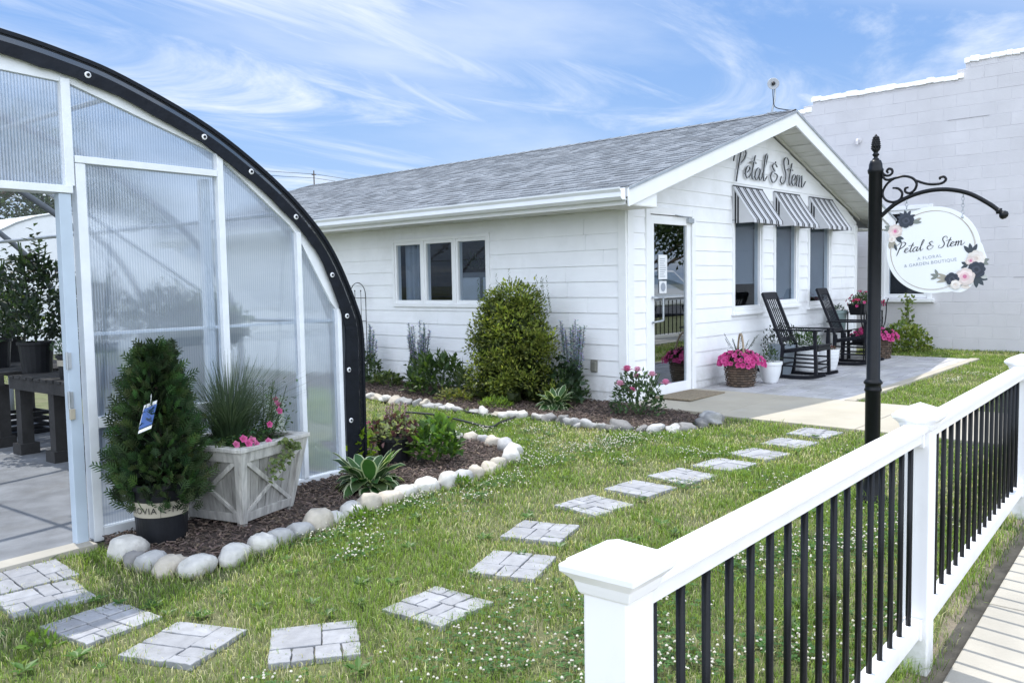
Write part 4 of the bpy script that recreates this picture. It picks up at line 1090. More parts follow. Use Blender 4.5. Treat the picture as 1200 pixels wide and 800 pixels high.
# ------------------------------------------------------------------ railing fence
def fence(posts, label, nb=17):
    p0 = posts[0]; t = thing('railing_fence', label, 'fence', (p0[0], p0[1], gz(p0[0])))
    loc = Vector((p0[0], p0[1], gz(p0[0])))
    ang = math.atan2(posts[-1][1] - p0[1], posts[-1][0] - p0[0]); PW = .092
    for (x, y, zt) in posts:
        g0 = gz(x); h = zt - g0; o3 = Vector((x, y, g0)) - loc
        b = MB(); b.box(o3 + Vector((0, 0, (h - .07) / 2 - .02)), (PW, PW, h - .03), rz=ang); p = b.build('post', M_vinyl, t, bevel=.005)
        b = MB(); M = Matrix.Rotation(ang + pi / 4, 3, 'Z'); k = math.sqrt(2) / 2
        prof = [(PW / 2 + .002, -.075), (PW / 2 + .006, -.07), (PW / 2 + .010, -.058), (PW / 2 + .012, -.05), (PW / 2 + .024, -.037), (PW / 2 + .030, -.031), (PW / 2 + .031, -.020), (PW / 2 + .028, -.017), (PW / 2 + .022, -.016), (PW / 2 + .021, -.010), (.001, .020)]
        b.lathe([(r / k, z) for r, z in prof], o3 + Vector((0, 0, h - .012)), 4, M=M); b.build('post_cap', M_vinyl, p, bevel=.0015)
    for (a, c) in zip(posts, posts[1:]):
        A, B_ = Vector((a[0], a[1], 0)) - Vector((loc.x, loc.y, 0)), Vector((c[0], c[1], 0)) - Vector((loc.x, loc.y, 0)); d = (B_ - A).normalized()
        A2, B2 = A + d * (PW / 2 + .001), B_ - d * (PW / 2 + .001); sdv = Vector((-d.y, d.x, 0))
        za, zb = a[2] - loc.z - .085, c[2] - loc.z - .085
        tp = [(-.040, -.004), (-.040, .012), (-.030, .020), (.030, .020), (.040, .012), (.040, -.004), (.024, -.008), (.024, -.045), (-.024, -.045), (-.024, -.008)]
        b = MB(); n = len(tp)
        vs = [tuple(q + sdv * s_ + Vector((0, 0, zz + h_))) for q, zz in ((A2, za), (B2, zb)) for s_, h_ in tp]
        b.add(vs, [(i, (i + 1) % n, n + (i + 1) % n, n + i) for i in range(n)] + [(0, 1, 2, 3, 4, 5, 6, 7, 8, 9)]); b.build('top_rail', M_vinyl, t, bevel=.003)
        ga, gb = gz(a[0]) - loc.z + .165, gz(c[0]) - loc.z + .165
        b = MB(); b.hexa([A2 + sdv * -.024 + Vector((0, 0, ga - .032)), B2 + sdv * -.024 + Vector((0, 0, gb - .032)), B2 + sdv * .024 + Vector((0, 0, gb - .032)), A2 + sdv * .024 + Vector((0, 0, ga - .032)), A2 + sdv * -.024 + Vector((0, 0, ga + .032)), B2 + sdv * -.024 + Vector((0, 0, gb + .032)), B2 + sdv * .024 + Vector((0, 0, gb + .032)), A2 + sdv * .024 + Vector((0, 0, ga + .032))]); b.build('bottom_rail', M_vinyl, t, bevel=.004)
        for (q, zz, zg) in ((A2, za, ga), (B2, zb, gb)):
            for z_ in (zz - .022, zg): b = MB(); b.box(q + d * (.012 if q is A2 else -.012) + Vector((0, 0, z_)), (.022, .062, .075), rz=ang); b.build('bracket', M_vinyl, t, bevel=.003)
        for i in range(nb):
            f = (i + .62) / (nb + .24); q = A2.lerp(B2, f); z0_ = ga + (gb - ga) * f; z1_ = za + (zb - za) * f
            b = MB(); b.tube([q + Vector((0, 0, z0_ + .026)), q + Vector((0, 0, z1_ - .044))], .0095, 10); b.build('baluster', M_blackmetal, t, smooth=True)
fence([(1.215, .870, .985), (3.215, .975, .99), (5.52, 1.133, .99)], 'white vinyl railing fence with round black balusters along the pavement')
fence([(11.2, 1.46, 1.13), (13.5, 1.6, 1.17), (15.8, 1.74, 1.2)], 'white railing fence with black balusters on the far side of the path', 16)

# ------------------------------------------------------------------ hanging sign and its post
PX, PY = 5.354, 1.90; pg = gz(PX)
SR = AG - pi / 2    # local x points to the street, local -y towards the viewer's side
t = thing('sign_post', 'black iron sign post with acorn finial and scrolled curved arm', 'sign post', (PX, PY, pg), SR)
zb = lambda z: z - pg
b = MB(); b.lathe([(.10, 0), (.10, .02), (.075, .05), (.055, .10), (.047, .14), (.045, .16), (.045, zb(.74)), (.050, zb(.745)), (.052, zb(.755)), (.047, zb(.765)), (.046, zb(.785)), (.054, zb(.79)), (.056, zb(.80)), (.050, zb(.81)), (.040, zb(.82)), (.039, zb(2.07)), (.044, zb(2.075)), (.046, zb(2.095)), (.040, zb(2.105)), (.038, zb(2.13)), (.030, zb(2.15)), (.02, zb(2.155))], n=24)
b.build('pole', M_blackmetal, t, smooth=True, bevel=0)
b = MB(); f0 = zb(2.15)
b.lathe([(.020, f0), (.020, f0 + .010), (.011, f0 + .018), (.013, f0 + .026), (.020, f0 + .033), (.020, f0 + .038), (.012, f0 + .046), (.015, f0 + .054), (.023, f0 + .062), (.024, f0 + .072)], n=20)
for k in range(6):   # scaled acorn
    zz = f0 + .074 + k * .0125; r = .026 * math.sqrt(max(.02, 1 - (k / 6.3) ** 2))
    for j in range(9):
        a = 2 * pi * (j + .5 * (k % 2)) / 9; b.icob((r * .86 * math.cos(a), r * .86 * math.sin(a), zz), (.0075, .0075, .010))
b.lathe([(.022, f0 + .066), (.024, f0 + .09), (.021, f0 + .115), (.014, f0 + .14), (.005, f0 + .155), (.001, f0 + .16)], n=16)
b.build('finial', M_blackmetal, t, smooth=True)
b = MB(); arm = catmull([(.035, 0, zb(1.815)), (.12, 0, zb(1.885)), (.24, 0, zb(1.935)), (.37, 0, zb(1.948)), (.50, 0, zb(1.918)), (.61, 0, zb(1.85)), (.672, 0, zb(1.795))], 8)
b.tube(arm, .0125, 12); b.build('arm', M_blackmetal, t, smooth=True)
b = MB(); tip = arm[-1]; dv = (arm[-1] - arm[-3]).normalized(); Mt = dv.to_track_quat('Z', 'Y').to_matrix()
b.lathe([(.014, -.022), (.020, -.016), (.020, -.010), (.013, -.004), (.013, .0), (.022, .008), (.026, .02), (.022, .032), (.010, .040)], tip, 16, M=Mt); b.build('arm_knob', M_blackmetal, t, smooth=True)
SCROLL = [[(0.002, 2.0), (.012, 1.985), (.05, 1.985)],]
def spx(zx, zy):   # measured scroll outline, in metres along the arm
    return ((zx - 90) / 3.333 * .00528 * 1.0 + .0, 0, zb(2.31 - (zy - 52) / 3.333 * .00503))
for pts in ([(136, 212), (131, 203), (138, 195), (149, 200), (150, 212), (140, 221), (126, 220), (116, 208)],
            [(116, 208), (118, 226), (132, 238), (160, 234), (192, 229), (222, 240), (236, 262), (229, 286), (212, 297), (198, 291), (197, 278), (208, 274)],
            [(152, 272), (172, 276), (186, 294), (180, 318), (158, 328), (134, 322), (119, 304), (118, 280), (134, 252), (158, 236)],
            [(228, 246), (250, 258), (278, 268), (306, 270), (326, 266), (335, 254), (328, 244), (316, 246), (316, 254)]):
    b = MB(); P = catmull([spx(*p) for p in pts], 6); n = len(P)
    b.tube(P, [.0065 * (1.15 if 3 < i < n - 4 else .9) for i in range(n)], 8); b.build('scroll', M_blackmetal, t, smooth=True)

sg = thing('hanging_sign', 'round white hanging sign with floral corners reading Petal & Stem A Floral & Garden Boutique', 'sign', (PX, PY, pg), SR)
CX, CZ, CR = .322, zb(1.598), .254
def edge(a):
    r = CR
    for (a0, wd, hgt, fr) in ((R(-33), R(26), .040, 17), (R(-60), R(14), .02, 21)):
        q = (a - a0 + pi) % (2 * pi) - pi
        if abs(q) < wd * 1.4: r += hgt * max(0, math.cos(q / wd / 1.4 * pi / 2)) ** .8 * (1 + .16 * math.sin(fr * a))
    q = (a - R(148) + pi) % (2 * pi) - pi
    if abs(q) < R(16): r += .006 * math.cos(q / R(16) * pi / 2) * (1 + .5 * math.sin(20 * a))
    return r
TL = R(4.0)   # the panel hangs a little tilted
def SP(x, z, y=-.008):
    ca, sa = math.cos(TL), math.sin(TL)
    return (CX + x * ca - z * sa, y, CZ + x * sa + z * ca)
n = 160; poly = [(edge(2 * pi * i / n) * math.cos(2 * pi * i / n), edge(2 * pi * i / n) * math.sin(2 * pi * i / n)) for i in range(n)]
b = MB(); b.prism(poly, .006, -.006, lambda a, c, h: SP(a, c, h)); b.build('panel', M_signface, sg, bevel=.002)
def ringline(r0, r1, y, a0=0, a1=2 * pi, k=120, off=(0, 0)):
    b = MB()
    for i in range(k):
        p, q = a0 + (a1 - a0) * i / k, a0 + (a1 - a0) * (i + 1) / k
        b.quad(SP(off[0] + r0 * math.cos(p), off[1] + r0 * math.sin(p), y), SP(off[0] + r1 * math.cos(p), off[1] + r1 * math.sin(p), y), SP(off[0] + r1 * math.cos(q), off[1] + r1 * math.sin(q), y), SP(off[0] + r0 * math.cos(q), off[1] + r0 * math.sin(q), y))
    return b
ringline(.2285, .2305, -.0070).build('gold_ring', M_gold, sg)
ringline(.2300, .2325, -.0074, R(-20), R(60), 50, (-.007, .003)).build('gold_ring', M_gold, sg)
ringline(.2300, .2318, -.0074, R(60), R(340), 90, (.004, -.003)).build('gold_ring', M_gold, sg)
b = MB(); bb = MB(); script(bb, 'Petal & Stem', .0255, -.0078, -.0066, .0058, slant=.30, xs=1.60, x0=-.202, z0=.006, contrast=.6, tilt=R(2.5), space=.5)
bb.v = [SP(x, z, y) for x, y, z in bb.v]; bb.build('script_lettering', M_ink, sg)
for txt, zz, sz, sp_ in (('A FLORAL', -.048, .0255, 1.2), ('& GARDEN BOUTIQUE', -.081, .0255, 1.12)):
    vs, fs = fontmesh(txt, sz, 0, sp_, 'CENTER'); b = MB()
    ca, sa = math.cos(R(2.5)), math.sin(R(2.5))
    b.add([SP(-.018 + (x * ca - (y + zz) * sa), x * sa + (y + zz) * ca, -.0072) for x, y, z in vs], fs); b.build('lettering', M_greyink, sg)
# printed flowers: layered flat petals
random.seed(77)
def flatleaf(b, x, z, ang, Ln, Wd, col, y):
    k = 7; pts = []
    for i in range(k + 1):
        t_ = i / k; pts.append((t_ * Ln, Wd / 2 * math.sin(pi * t_) ** .8))
    pts += [(t_[0], -t_[1]) for t_ in reversed(pts[1:-1])]
    ca, sa = math.cos(ang), math.sin(ang)
    b.add([SP(x + p * ca - q * sa, z + p * sa + q * ca, y) for p, q in pts], [tuple(range(len(pts)))], col)
def rose(b, x, z, r, cols, y):
    for ringi, (rr, k, pr) in enumerate(((.62, 8, .42), (.42, 6, .36), (.2, 4, .3), (.04, 2, .2))):
        for j in range(k):
            a = 2 * pi * j / k + ringi * .6 + U(-.15, .15); px, pz = x + rr * r * math.cos(a), z + rr * r * math.sin(a)
            c = cols[min(ringi, len(cols) - 1)]; q = U(.86, 1.1); m = 9
            e = r * pr * U(.9, 1.1)
            b.add([SP(px + e * math.cos(2 * pi * i / m) * 1.1, pz + e * math.sin(2 * pi * i / m), y - .0003 * ringi - .00004 * j) for i in range(m)], [tuple(range(m))], tuple(v * q for v in c))
    for j in range(3): pass
NAVY = [(.030, .040, .065), (.022, .030, .05), (.05, .06, .09), (.015, .02, .035)]
BLUSH = [(.72, .62, .58), (.78, .66, .63), (.74, .52, .53), (.62, .18, .32)]
CRM = [(.78, .72, .66), (.80, .74, .70), (.74, .66, .60), (.66, .55, .48)]
def cluster(items, leaves):
    b = MB()
    for (x, z, a, Ln, Wd, c) in leaves: flatleaf(b, x, z, R(a), Ln, Wd, c, -.0080 - U(0, .0004))
    for i, (x, z, r, c) in enumerate(items): rose(b, x, z, r, c, -.0088 - i * .0016)
    b.build('printed_flowers', M_signflower, sg)
DG, GG, TN_ = (.035, .05, .065), (.20, .22, .20), (.36, .33, .27)
cluster([(-.195, .135, .040, BLUSH), (-.130, .188, .042, NAVY), (-.215, .088, .020, CRM)],
        [(-.130, .20, a, .055, .020, NAVY[0]) for a in (20, 60, 95, 130, 160)] + [(-.10, .175, a, .055, .018, GG) for a in (-5, 18)] + [(-.075, .19, 5, .03, .012, TN_)] + [(-.195, .10, a, .05, .020, DG) for a in (-50, -20)] + [(-.225, .085, a, .055, .018, TN_) for a in (-75, -100, -50)] + [(-.215, .15, a, .045, .020, GG) for a in (150, 185)] + [(-.205, .06, -75, .045, .016, DG)])
cluster([(.228, -.070, .045, CRM), (.200, -.082, .028, BLUSH), (.226, -.135, .046, NAVY), (.165, -.170, .050, BLUSH), (.098, -.178, .036, NAVY), (.115, -.212, .026, CRM)],
        [(.205, -.045, a, .065, .022, DG) for a in (60, 95, 125)] + [(.085, -.175, a, .075, .018, TN_) for a in (150, 170, 192)] + [(.025, -.155, a, .045, .016, GG) for a in (110, 160, 200)] + [(.22, -.175, a, .065, .026, DG) for a in (-20, -55, -90)] + [(.25, -.09, a, .045, .022, GG) for a in (-30, 10)] + [(.185, -.105, a, .04, .018, DG) for a in (150, 200)] + [(.24, -.165, -30, .045, .026, (.5, .52, .50)), (.14, -.225, -10, .05, .022, CRM[2])])
for x, zt, zl in ((.178, 1.912, 1.845), (.480, 1.925, 1.79)):
    b = MB(); k = 0; z = zt
    while z > zl:
        a = (k % 2) * pi / 2; rr = .0075
        b.tube([(x + rr * math.cos(q) * math.cos(a), rr * math.cos(q) * math.sin(a), zb(z) + .012 * math.sin(q)) for q in [2 * pi * i / 12 for i in range(12)]], .0018, 5, closed=True); z -= .019; k += 1
    b.build('chain', M_galv, sg, smooth=True)
    b = MB(); b.lathe([(.007, 0), (.007, .004), (.003, .006)], (x, -.007, zb(zl) - .008), 10, M=Matrix.Rotation(pi / 2, 3, 'X')); b.build('eyelet', M_galv, sg)

# ------------------------------------------------------------------ rocking chairs
def rocker(x, y, label, rz=0):
    t = thing('rocking_chair', label, 'chair', (x, y, gz(x) + .022), rz, 'black rocking chairs on the patio')
    t.scale = (.97, .97, .945)   # local -y is forwards
    for s in (-1, 1):
        b = MB(); P = catmull([(s * .25, .52, .10), (s * .25, .30, .035), (s * .25, .05, .018), (s * .25, -.22, .028), (s * .25, -.40, .07)], 5)
        for a, c in zip(P, P[1:]): b.bar(a, c + (c - a) * .08, .032, .045)
        b.build('rocker', M_blackwood, t, bevel=.004)
        b = MB(); b.bar((s * .25, -.28, .04), (s * .265, -.265, .645), .042, .042, up=(0, 1, 0)); b.build('leg', M_blackwood, t, bevel=.005)
        b = MB(); b.bar((s * .24, .20, .04), (s * .235, .17, .46), .042, .042, up=(0, 1, 0)); b.build('leg', M_blackwood, t, bevel=.005)
        b = MB(); b.bar((s * .235, .155, .38), (s * .225, .46, 1.16), .040, .036, up=(0, 1, 0)); b.build('back_post', M_blackwood, t, bevel=.006)
        b = MB(); P = [(-.34, .0), (.25, .0)]
        b.prism([(s * .215, -.36), (s * .315, -.36), (s * .32, -.30), (s * .295, .12), (s * .27, .30), (s * .235, .30)][::s], .648, .670); b.build('armrest', M_blackwood, t, bevel=.005)
        for z in (.16, .27): b = MB(); b.tube([(s * .25, -.27, z), (s * .24, .19, z + .01)], .012, 8); b.build('stretcher', M_blackwood, t)
    for yy, zz in ((-.27, .22), (-.27, .13), (.19, .18)): b = MB(); b.tube([(-.25, yy, zz), (.25, yy, zz)], .013, 8); b.build('stretcher', M_blackwood, t)
    b = MB()
    for i in range(8):
        yy = -.29 + i * .062; zz = .435 - .010 * i + .012 * math.cos(i * .9); b.box((0, yy, zz), (.52, .052, .020))
    for s in (-1, 1): b.box((s * .225, -.06, .395), (.03, .46, .05), M=Matrix.Rotation(R(-9), 3, 'X'))
    b.box((0, -.285, .40), (.47, .025, .055)); b.build('seat', M_blackwood, t, bevel=.004)
    b = MB(); f = lambda z: .155 + (z - .38) * (.305 / .78)
    b.bar((-.225, f(1.12), 1.12), (.225, f(1.12), 1.12), .022, .105, up=(0, .36, 1)); b.build('crest_rail', M_blackwood, t, bevel=.006)
    b = MB(); b.bar((-.225, f(.52), .52), (.225, f(.52), .52), .022, .055, up=(0, .36, 1)); b.build('lower_rail', M_blackwood, t, bevel=.004)
    for i in range(6):
        xx = -.165 + i * .066; b = MB(); b.bar((xx, f(.53), .53), (xx, f(1.09), 1.09), .026, .010, up=(0, -1, .36)); b.build('slat', M_blackwood, t, bevel=.002)
rocker(10.72, 4.72, 'black slatted rocking chair nearer the pink flower basket and shop door', R(4))
rocker(12.48, 4.74, 'black slatted rocking chair beside the iron flower stand', R(6))

# ------------------------------------------------------------------ flower helpers
def bloom(b, p, n, r, col, centre=(.35, .03, .12), lobes=5, cup=.35):
    p = Vector(p); n = Vector(n).normalized(); u = n.orthogonal().normalized(); w = n.cross(u); k = lobes * 3; vs = [tuple(p)]
    cs = [centre]
    for i in range(k):
        a = 2 * pi * i / k; rr = r * (.86 + .14 * math.cos(lobes * a))
        vs.append(tuple(p + (u * math.cos(a) + w * math.sin(a)) * rr + n * r * cup)); q = U(.85, 1.12); cs.append(tuple(c * q for c in col))
    b.add(vs, [(0, i + 1, (i + 1) % k + 1) for i in range(k)], cs)
def rosebloom(b, p, r, col):
    p = Vector(p)
    for rg, (rr, k, tl) in enumerate(((.95, 7, .45), (.85, 6, 1.1), (.75, 5, 2.2), (.55, 4, 5))):
        for j in range(k):
            a = 2 * pi * j / k + rg; d = Vector((math.cos(a), math.sin(a), tl)).normalized(); q = U(.8, 1.15)
            s_ = Vector((-math.sin(a), math.cos(a), 0)) * r * .5 * rr; o_ = p + Vector((0, 0, rg * r * .12))
            b.add([tuple(o_), tuple(o_ + d * r * .6 * rr + s_ * .9 + Vector((0, 0, r * .15))), tuple(o_ + d * r * rr + s_ * .5), tuple(o_ + d * r * rr - s_ * .5), tuple(o_ + d * r * .6 * rr - s_ * .9 + Vector((0, 0, r * .15)))], [(0, 1, 2, 3, 4)], tuple(min(1, c * q) for c in col))
def broadleaf(b, base, az, Ln, Wd, rise, droop, cin, cedge=None, ew=.72, k=9, twist=0):
    base = Vector(base); h = Vector((math.cos(az), math.sin(az), 0)); sdv = Vector((-math.sin(az), math.cos(az), 0)); vs = []; cs = []; fs = []
    cedge = cedge or cin
    for i in range(k + 1):
        t_ = i / k
        c = base + h * Ln * t_ * (1 - .12 * t_ * droop) + Vector((0, 0, rise * t_ - droop * Ln * t_ * t_))
        pet = .16
        w = Wd / 2 * (0.06 if t_ < pet else max(.02, math.sin(pi * ((t_ - pet) / (1 - pet)) ** .75) ** .8))
        s2 = (sdv + Vector((0, 0, twist))).normalized()
        for (f, lift, ce) in ((-1, .20, 1), (-ew, .12, 1), (-ew + .06, .10, 0), (0, 0, 0), (ew - .06, .10, 0), (ew, .12, 1), (1, .20, 1)):
            vs.append(tuple(c + s2 * w * f + Vector((0, 0, w * (lift + .1 * math.sin(i * 1.9) * abs(f))))))
            q = U(.88, 1.12); cs.append(tuple(v * q for v in (cedge if ce else cin)))
    for i in range(k):
        for j in range(6): fs.append((i * 7 + j, i * 7 + j + 1, (i + 1) * 7 + j + 1, (i + 1) * 7 + j))
    b.add(vs, fs, cs)
def hosta(x, y, sc_, label, n=34, seed=1):
    random.seed(seed); t = thing('hosta', label, 'plant', (x, y, gz(x) + .015))
    b = MB()
    for i in range(n):
        q = i / n; az = i * 2.4 + U(-.3, .3); L_ = sc_ * (.27 - .09 * (1 - q)) * U(.8, 1.15)
        broadleaf(b, (.03 * math.cos(az), .03 * math.sin(az), .02), az, L_, L_ * .48, sc_ * (.09 + .20 * (1 - q)) * U(.8, 1.3), .5 + .5 * q, (.040 * U(.8, 1.3), .095 * U(.8, 1.3), .030), (.50, .56, .38), .86, twist=U(-.3, .3))
    b.build('foliage', M_leaf, t, smooth=True)
hosta(3.60, 4.68, 1.12, 'hosta with white edged leaves beside the black cloth corner of the greenhouse', 56, 4)
hosta(6.98, 5.80, .9, 'dark hosta with white edged leaves right of the big shrub by the shop', 44, 5)

# arborvitae in its nursery pot
t = thing('potted_arborvitae', 'dense cone shaped evergreen in a black nursery pot by the greenhouse doorway', 'potted plant', (2.17, 4.76, gz(2.17) + .02))
b = MB(); b.lathe([(.135, 0), (.155, .30), (.166, .30), (.166, .335), (.150, .335), (.145, .30), (.01, .30)], n=36); b.build('pot', M_blackplastic, t, smooth=False)
b = MB(); b.lathe([(.1475, .150), (.1530, .235)], n=48); b.f = b.f[:48]; band = b.build('label_band', M_cream, t, smooth=True)
vs, fs = fontmesh('MONROVIA', .050, 0, 1.12, 'LEFT'); b = MB(); tw = max(v[0] for v in vs) / .158
for a0 in (-2.04 - .12 - tw, -2.04 + .40):
    def wrap(p): 
        a = a0 + p[0] / .158; r = .1535 + (p[1] + .02) * .06; return (r * math.cos(a), r * math.sin(a), .175 + p[1])
    b.add([wrap(p) for p in vs], fs)
for q in range(5):   # small leaf mark and rule between the words
    a = -2.04 + .22 + .03 * (q % 2); b.leaf((.1555 * math.cos(a), .1555 * math.sin(a), .176 + q * .009), (-math.sin(a) * (1 if q % 2 else -1), math.cos(a) * (1 if q % 2 else -1), .3), (math.cos(a), math.sin(a), 0), .018, .008, (1, 1, 1), 0)
a = -2.04; b.quad(*[(.1555 * math.cos(a + d), .1555 * math.sin(a + d), z) for d, z in ((0, .152), (.014, .152), (.014, .234), (0, .234))])
b.build('lettering', M_ink, band)
random.seed(40); b = MB()
GC = [(.012, .026, .009), (.017, .036, .012), (.024, .047, .015), (.036, .062, .021)]
def thuja(z):
    q = (z - .17) / .97
    return .212 * (max(0, math.sin(pi * min(1, .26 + .74 * max(q, 0) ** .85))) ** .8) * (1.08 - .30 * q) + .012
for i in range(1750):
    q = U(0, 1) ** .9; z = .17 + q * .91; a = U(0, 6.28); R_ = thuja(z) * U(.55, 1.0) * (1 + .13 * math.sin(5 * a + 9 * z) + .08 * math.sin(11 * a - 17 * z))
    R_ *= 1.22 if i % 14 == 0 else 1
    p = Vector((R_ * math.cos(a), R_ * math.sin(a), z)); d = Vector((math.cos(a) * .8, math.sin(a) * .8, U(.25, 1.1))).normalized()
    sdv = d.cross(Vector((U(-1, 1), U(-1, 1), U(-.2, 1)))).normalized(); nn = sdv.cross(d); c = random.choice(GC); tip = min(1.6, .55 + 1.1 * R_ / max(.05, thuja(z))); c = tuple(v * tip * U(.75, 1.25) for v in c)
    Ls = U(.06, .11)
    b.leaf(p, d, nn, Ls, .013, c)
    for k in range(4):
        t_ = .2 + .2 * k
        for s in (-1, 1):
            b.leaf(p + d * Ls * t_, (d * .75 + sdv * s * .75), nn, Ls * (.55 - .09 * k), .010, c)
for i in range(8):
    a = U(0, 6.28); rr = U(0, .06)
    for k in range(9):
        z = .97 + k * .018; d = Vector((math.cos(a + k * 2.4) * .6, math.sin(a + k * 2.4) * .6, .9)); b.leaf((rr * math.cos(a), rr * math.sin(a), z), d, (0, 0, 1), .05, .014, GC[2])
b.build('foliage', M_conifer, t)
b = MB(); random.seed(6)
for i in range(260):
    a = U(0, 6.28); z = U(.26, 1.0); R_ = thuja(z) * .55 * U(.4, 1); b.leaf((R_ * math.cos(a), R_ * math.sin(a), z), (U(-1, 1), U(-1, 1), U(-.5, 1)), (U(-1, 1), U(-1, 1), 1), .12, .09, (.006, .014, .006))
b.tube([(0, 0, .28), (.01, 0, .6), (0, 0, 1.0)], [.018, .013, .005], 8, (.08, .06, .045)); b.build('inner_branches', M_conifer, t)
b = MB(); c = Vector((-.135, -.185, .735)); e1 = Vector((.80, -.45, .35)).normalized() * .036; e2 = Vector((.35, .1, 1)).normalized() * .056
b.quad(c - e1 - e2, c + e1 - e2, c + e1 + e2, c - e1 + e2); tg = b.build('plant_tag', M_bluetag, t)
b = MB(); off_ = Vector((-.01, -.02, -.012)); b.quad(c - e1 - e2 * 1.2 - off_, c + e1 - e2 * 1.2 - off_, c + e1 + e2 * 1.1 - off_, c - e1 + e2 * 1.1 - off_)
b.quad(c - e1 - e2 * 1.35 + off_ * .3, c + e1 - e2 * 1.35 + off_ * .3, c + e1 - e2 * 1.02 + off_ * .3, c - e1 - e2 * 1.02 + off_ * .3); b.build('tag_back', M_paper, tg)
b = MB(); b.tube([c + e2, c + e2 + Vector((.03, .05, .06))], .002, 5); b.build('tag_string', M_paper, tg)

# wooden planter with grass and petunias
pr = R(17.5); t = thing('wooden_planter', 'weathered wooden crossed planter box filled with tall grass and pink petunias', 'planter', (2.72, 4.86, gz(2.7) + .012), pr)
HB, HT, HH = .218, .296, .47
def fr(z): return HB + (HT - HB) * z / HH
random.seed(8)
for si in range(4):
    M = Matrix.Rotation(si * pi / 2, 3, 'Z')
    def F(s, z, o_): return M @ Vector((s * fr(z), -fr(z) - o_, z))
    def plank(b, s0a, s1a, z0, s0b, s1b, z1, o0, o1, q):
        b.hexa([F(s0a, z0, o1), F(s1a, z0, o1), F(s1a, z0, o0), F(s0a, z0, o0), F(s0b, z1, o1), F(s1b, z1, o1), F(s1b, z1, o0), F(s0b, z1, o0)], (q, q, q * .98))
    b = MB()
    for i in range(7):
        s0, s1 = -.96 + i * 1.92 / 7 + .012, -.96 + (i + 1) * 1.92 / 7 - .004; plank(b, s0, s1, .03, s0, s1, .45, -.02, -.006 + U(-.001, .001), U(.62, .92))
    sp_ = b.build('side_panel', M_planterwood, t)
    b = MB(); wd = .085
    for flip in (1, -1):
        z0, z1 = .075, .405; o1 = .009 if flip > 0 else .008
        plank(b, flip * (-.86) - wd, flip * (-.86) + wd, z0, flip * .86 - wd, flip * .86 + wd, z1, -.006, o1, 1.12)
    b.build('cross_brace', M_planterwood, sp_, bevel=.002)
    b = MB(); plank(b, -.9, .9, .025, -.9, .9, .082, -.008, .012, .95); b.build('frame_rail', M_planterwood, sp_, bevel=.003)
    b = MB(); plank(b, -.9, .9, .40, -.9, .9, .462, -.008, .012, 1.02); b.build('frame_rail', M_planterwood, sp_, bevel=.003)
    b = MB(); plank(b, -1.035, -.86, 0, -1.035, -.86, .462, -.03, .014, 1.03); b.build('corner_post', M_planterwood, t, bevel=.004)
    b = MB(); plank(b, .86, 1.0, 0.001, .86, 1.0, .4615, -.03, .0135, 1.0); b.build('corner_post', M_planterwood, t, bevel=.003)
    b = MB(); q = fr(.462); b.hexa([M @ Vector(p) for p in ((-q - .022, -q - .022, .463), (q + .022 - .001, -q - .022, .463), (q - .045, -q + .045, .463), (-q + .045, -q + .045, .463), (-q - .022, -q - .022, .487), (q + .022 - .001, -q - .022, .487), (q - .045, -q + .045, .487), (-q + .045, -q + .045, .487))], (1.08, 1.08, 1.06)); b.build('rim', M_planterwood, t, bevel=.003)
b = MB(); b.box((0, 0, .43), (.56, .56, .03)); b.build('potting_soil', M_mulchbase, t)
b = MB(); random.seed(9)
for i in range(760):
    a = U(0, 6.28); rr = U(0, .08); L_ = U(.34, .64); lean = U(.05, .95) ** 1.05; p = Vector((-.02 + rr * math.cos(a), .04 + rr * math.sin(a), .44)); h = Vector((math.cos(a), math.sin(a), 0)); sdv = Vector((-h.y, h.x, 0)) * .0026
    q = U(.7, 1.3); c0 = (.05 * q, .085 * q, .045 * q); c1 = (.085 * q, .115 * q, .085 * q); prev = None
    pts = [p + h * (lean * L_ * s * (.5 + .7 * s)) + Vector((0, 0, L_ * s * (1 - .25 * lean * s * 1.6))) for s in (0, .33, .66, 1)]
    vs = []; 
    for k, pt in enumerate(pts): w_ = (1, .9, .7, .15)[k]; vs += [tuple(pt - sdv * w_), tuple(pt + sdv * w_)]
    b.add(vs, [(0, 1, 3, 2), (2, 3, 5, 4), (4, 5, 7, 6)], [c0, c0, c0, c0, c1, c1, c1, c1])
b.build('ornamental_grass', M_leaf, t)
b = MB(); random.seed(10)
FG = [(.05, .10, .035), (.07, .13, .04), (.04, .08, .03), (.09, .14, .07)]
for i in range(900):
    x, y = U(-.27, .27), U(-.28, .22); z = .455 + U(0, .09) + (.30 * max(0, x - .05) / .22 * U(0, 1)); a = U(0, 6.28)
    if x < -.05 and y > -.1: z = .45 + U(0, .05)
    b.leaf((x, y, z), (math.cos(a), math.sin(a), U(0, .8)), (0, 0, 1), U(.025, .05), U(.010, .02), tuple(v * U(.7, 1.3) for v in random.choice(FG)))
for i in range(150):   # trailing vine at the front
    s = U(0, 1); x = .02 + .10 * math.sin(s * 5) + U(-.05, .05); y = -.32 - .02 * s + U(-.02, .01); z = .49 - .24 * s * U(.5, 1); a = U(0, 6.28)
    b.leaf((x, y, z), (math.cos(a), -abs(math.sin(a)), U(-.8, .3)), (0, -1, .5), U(.025, .045), U(.02, .03), random.choice([(.13, .17, .05), (.10, .15, .05), (.16, .19, .09)]))
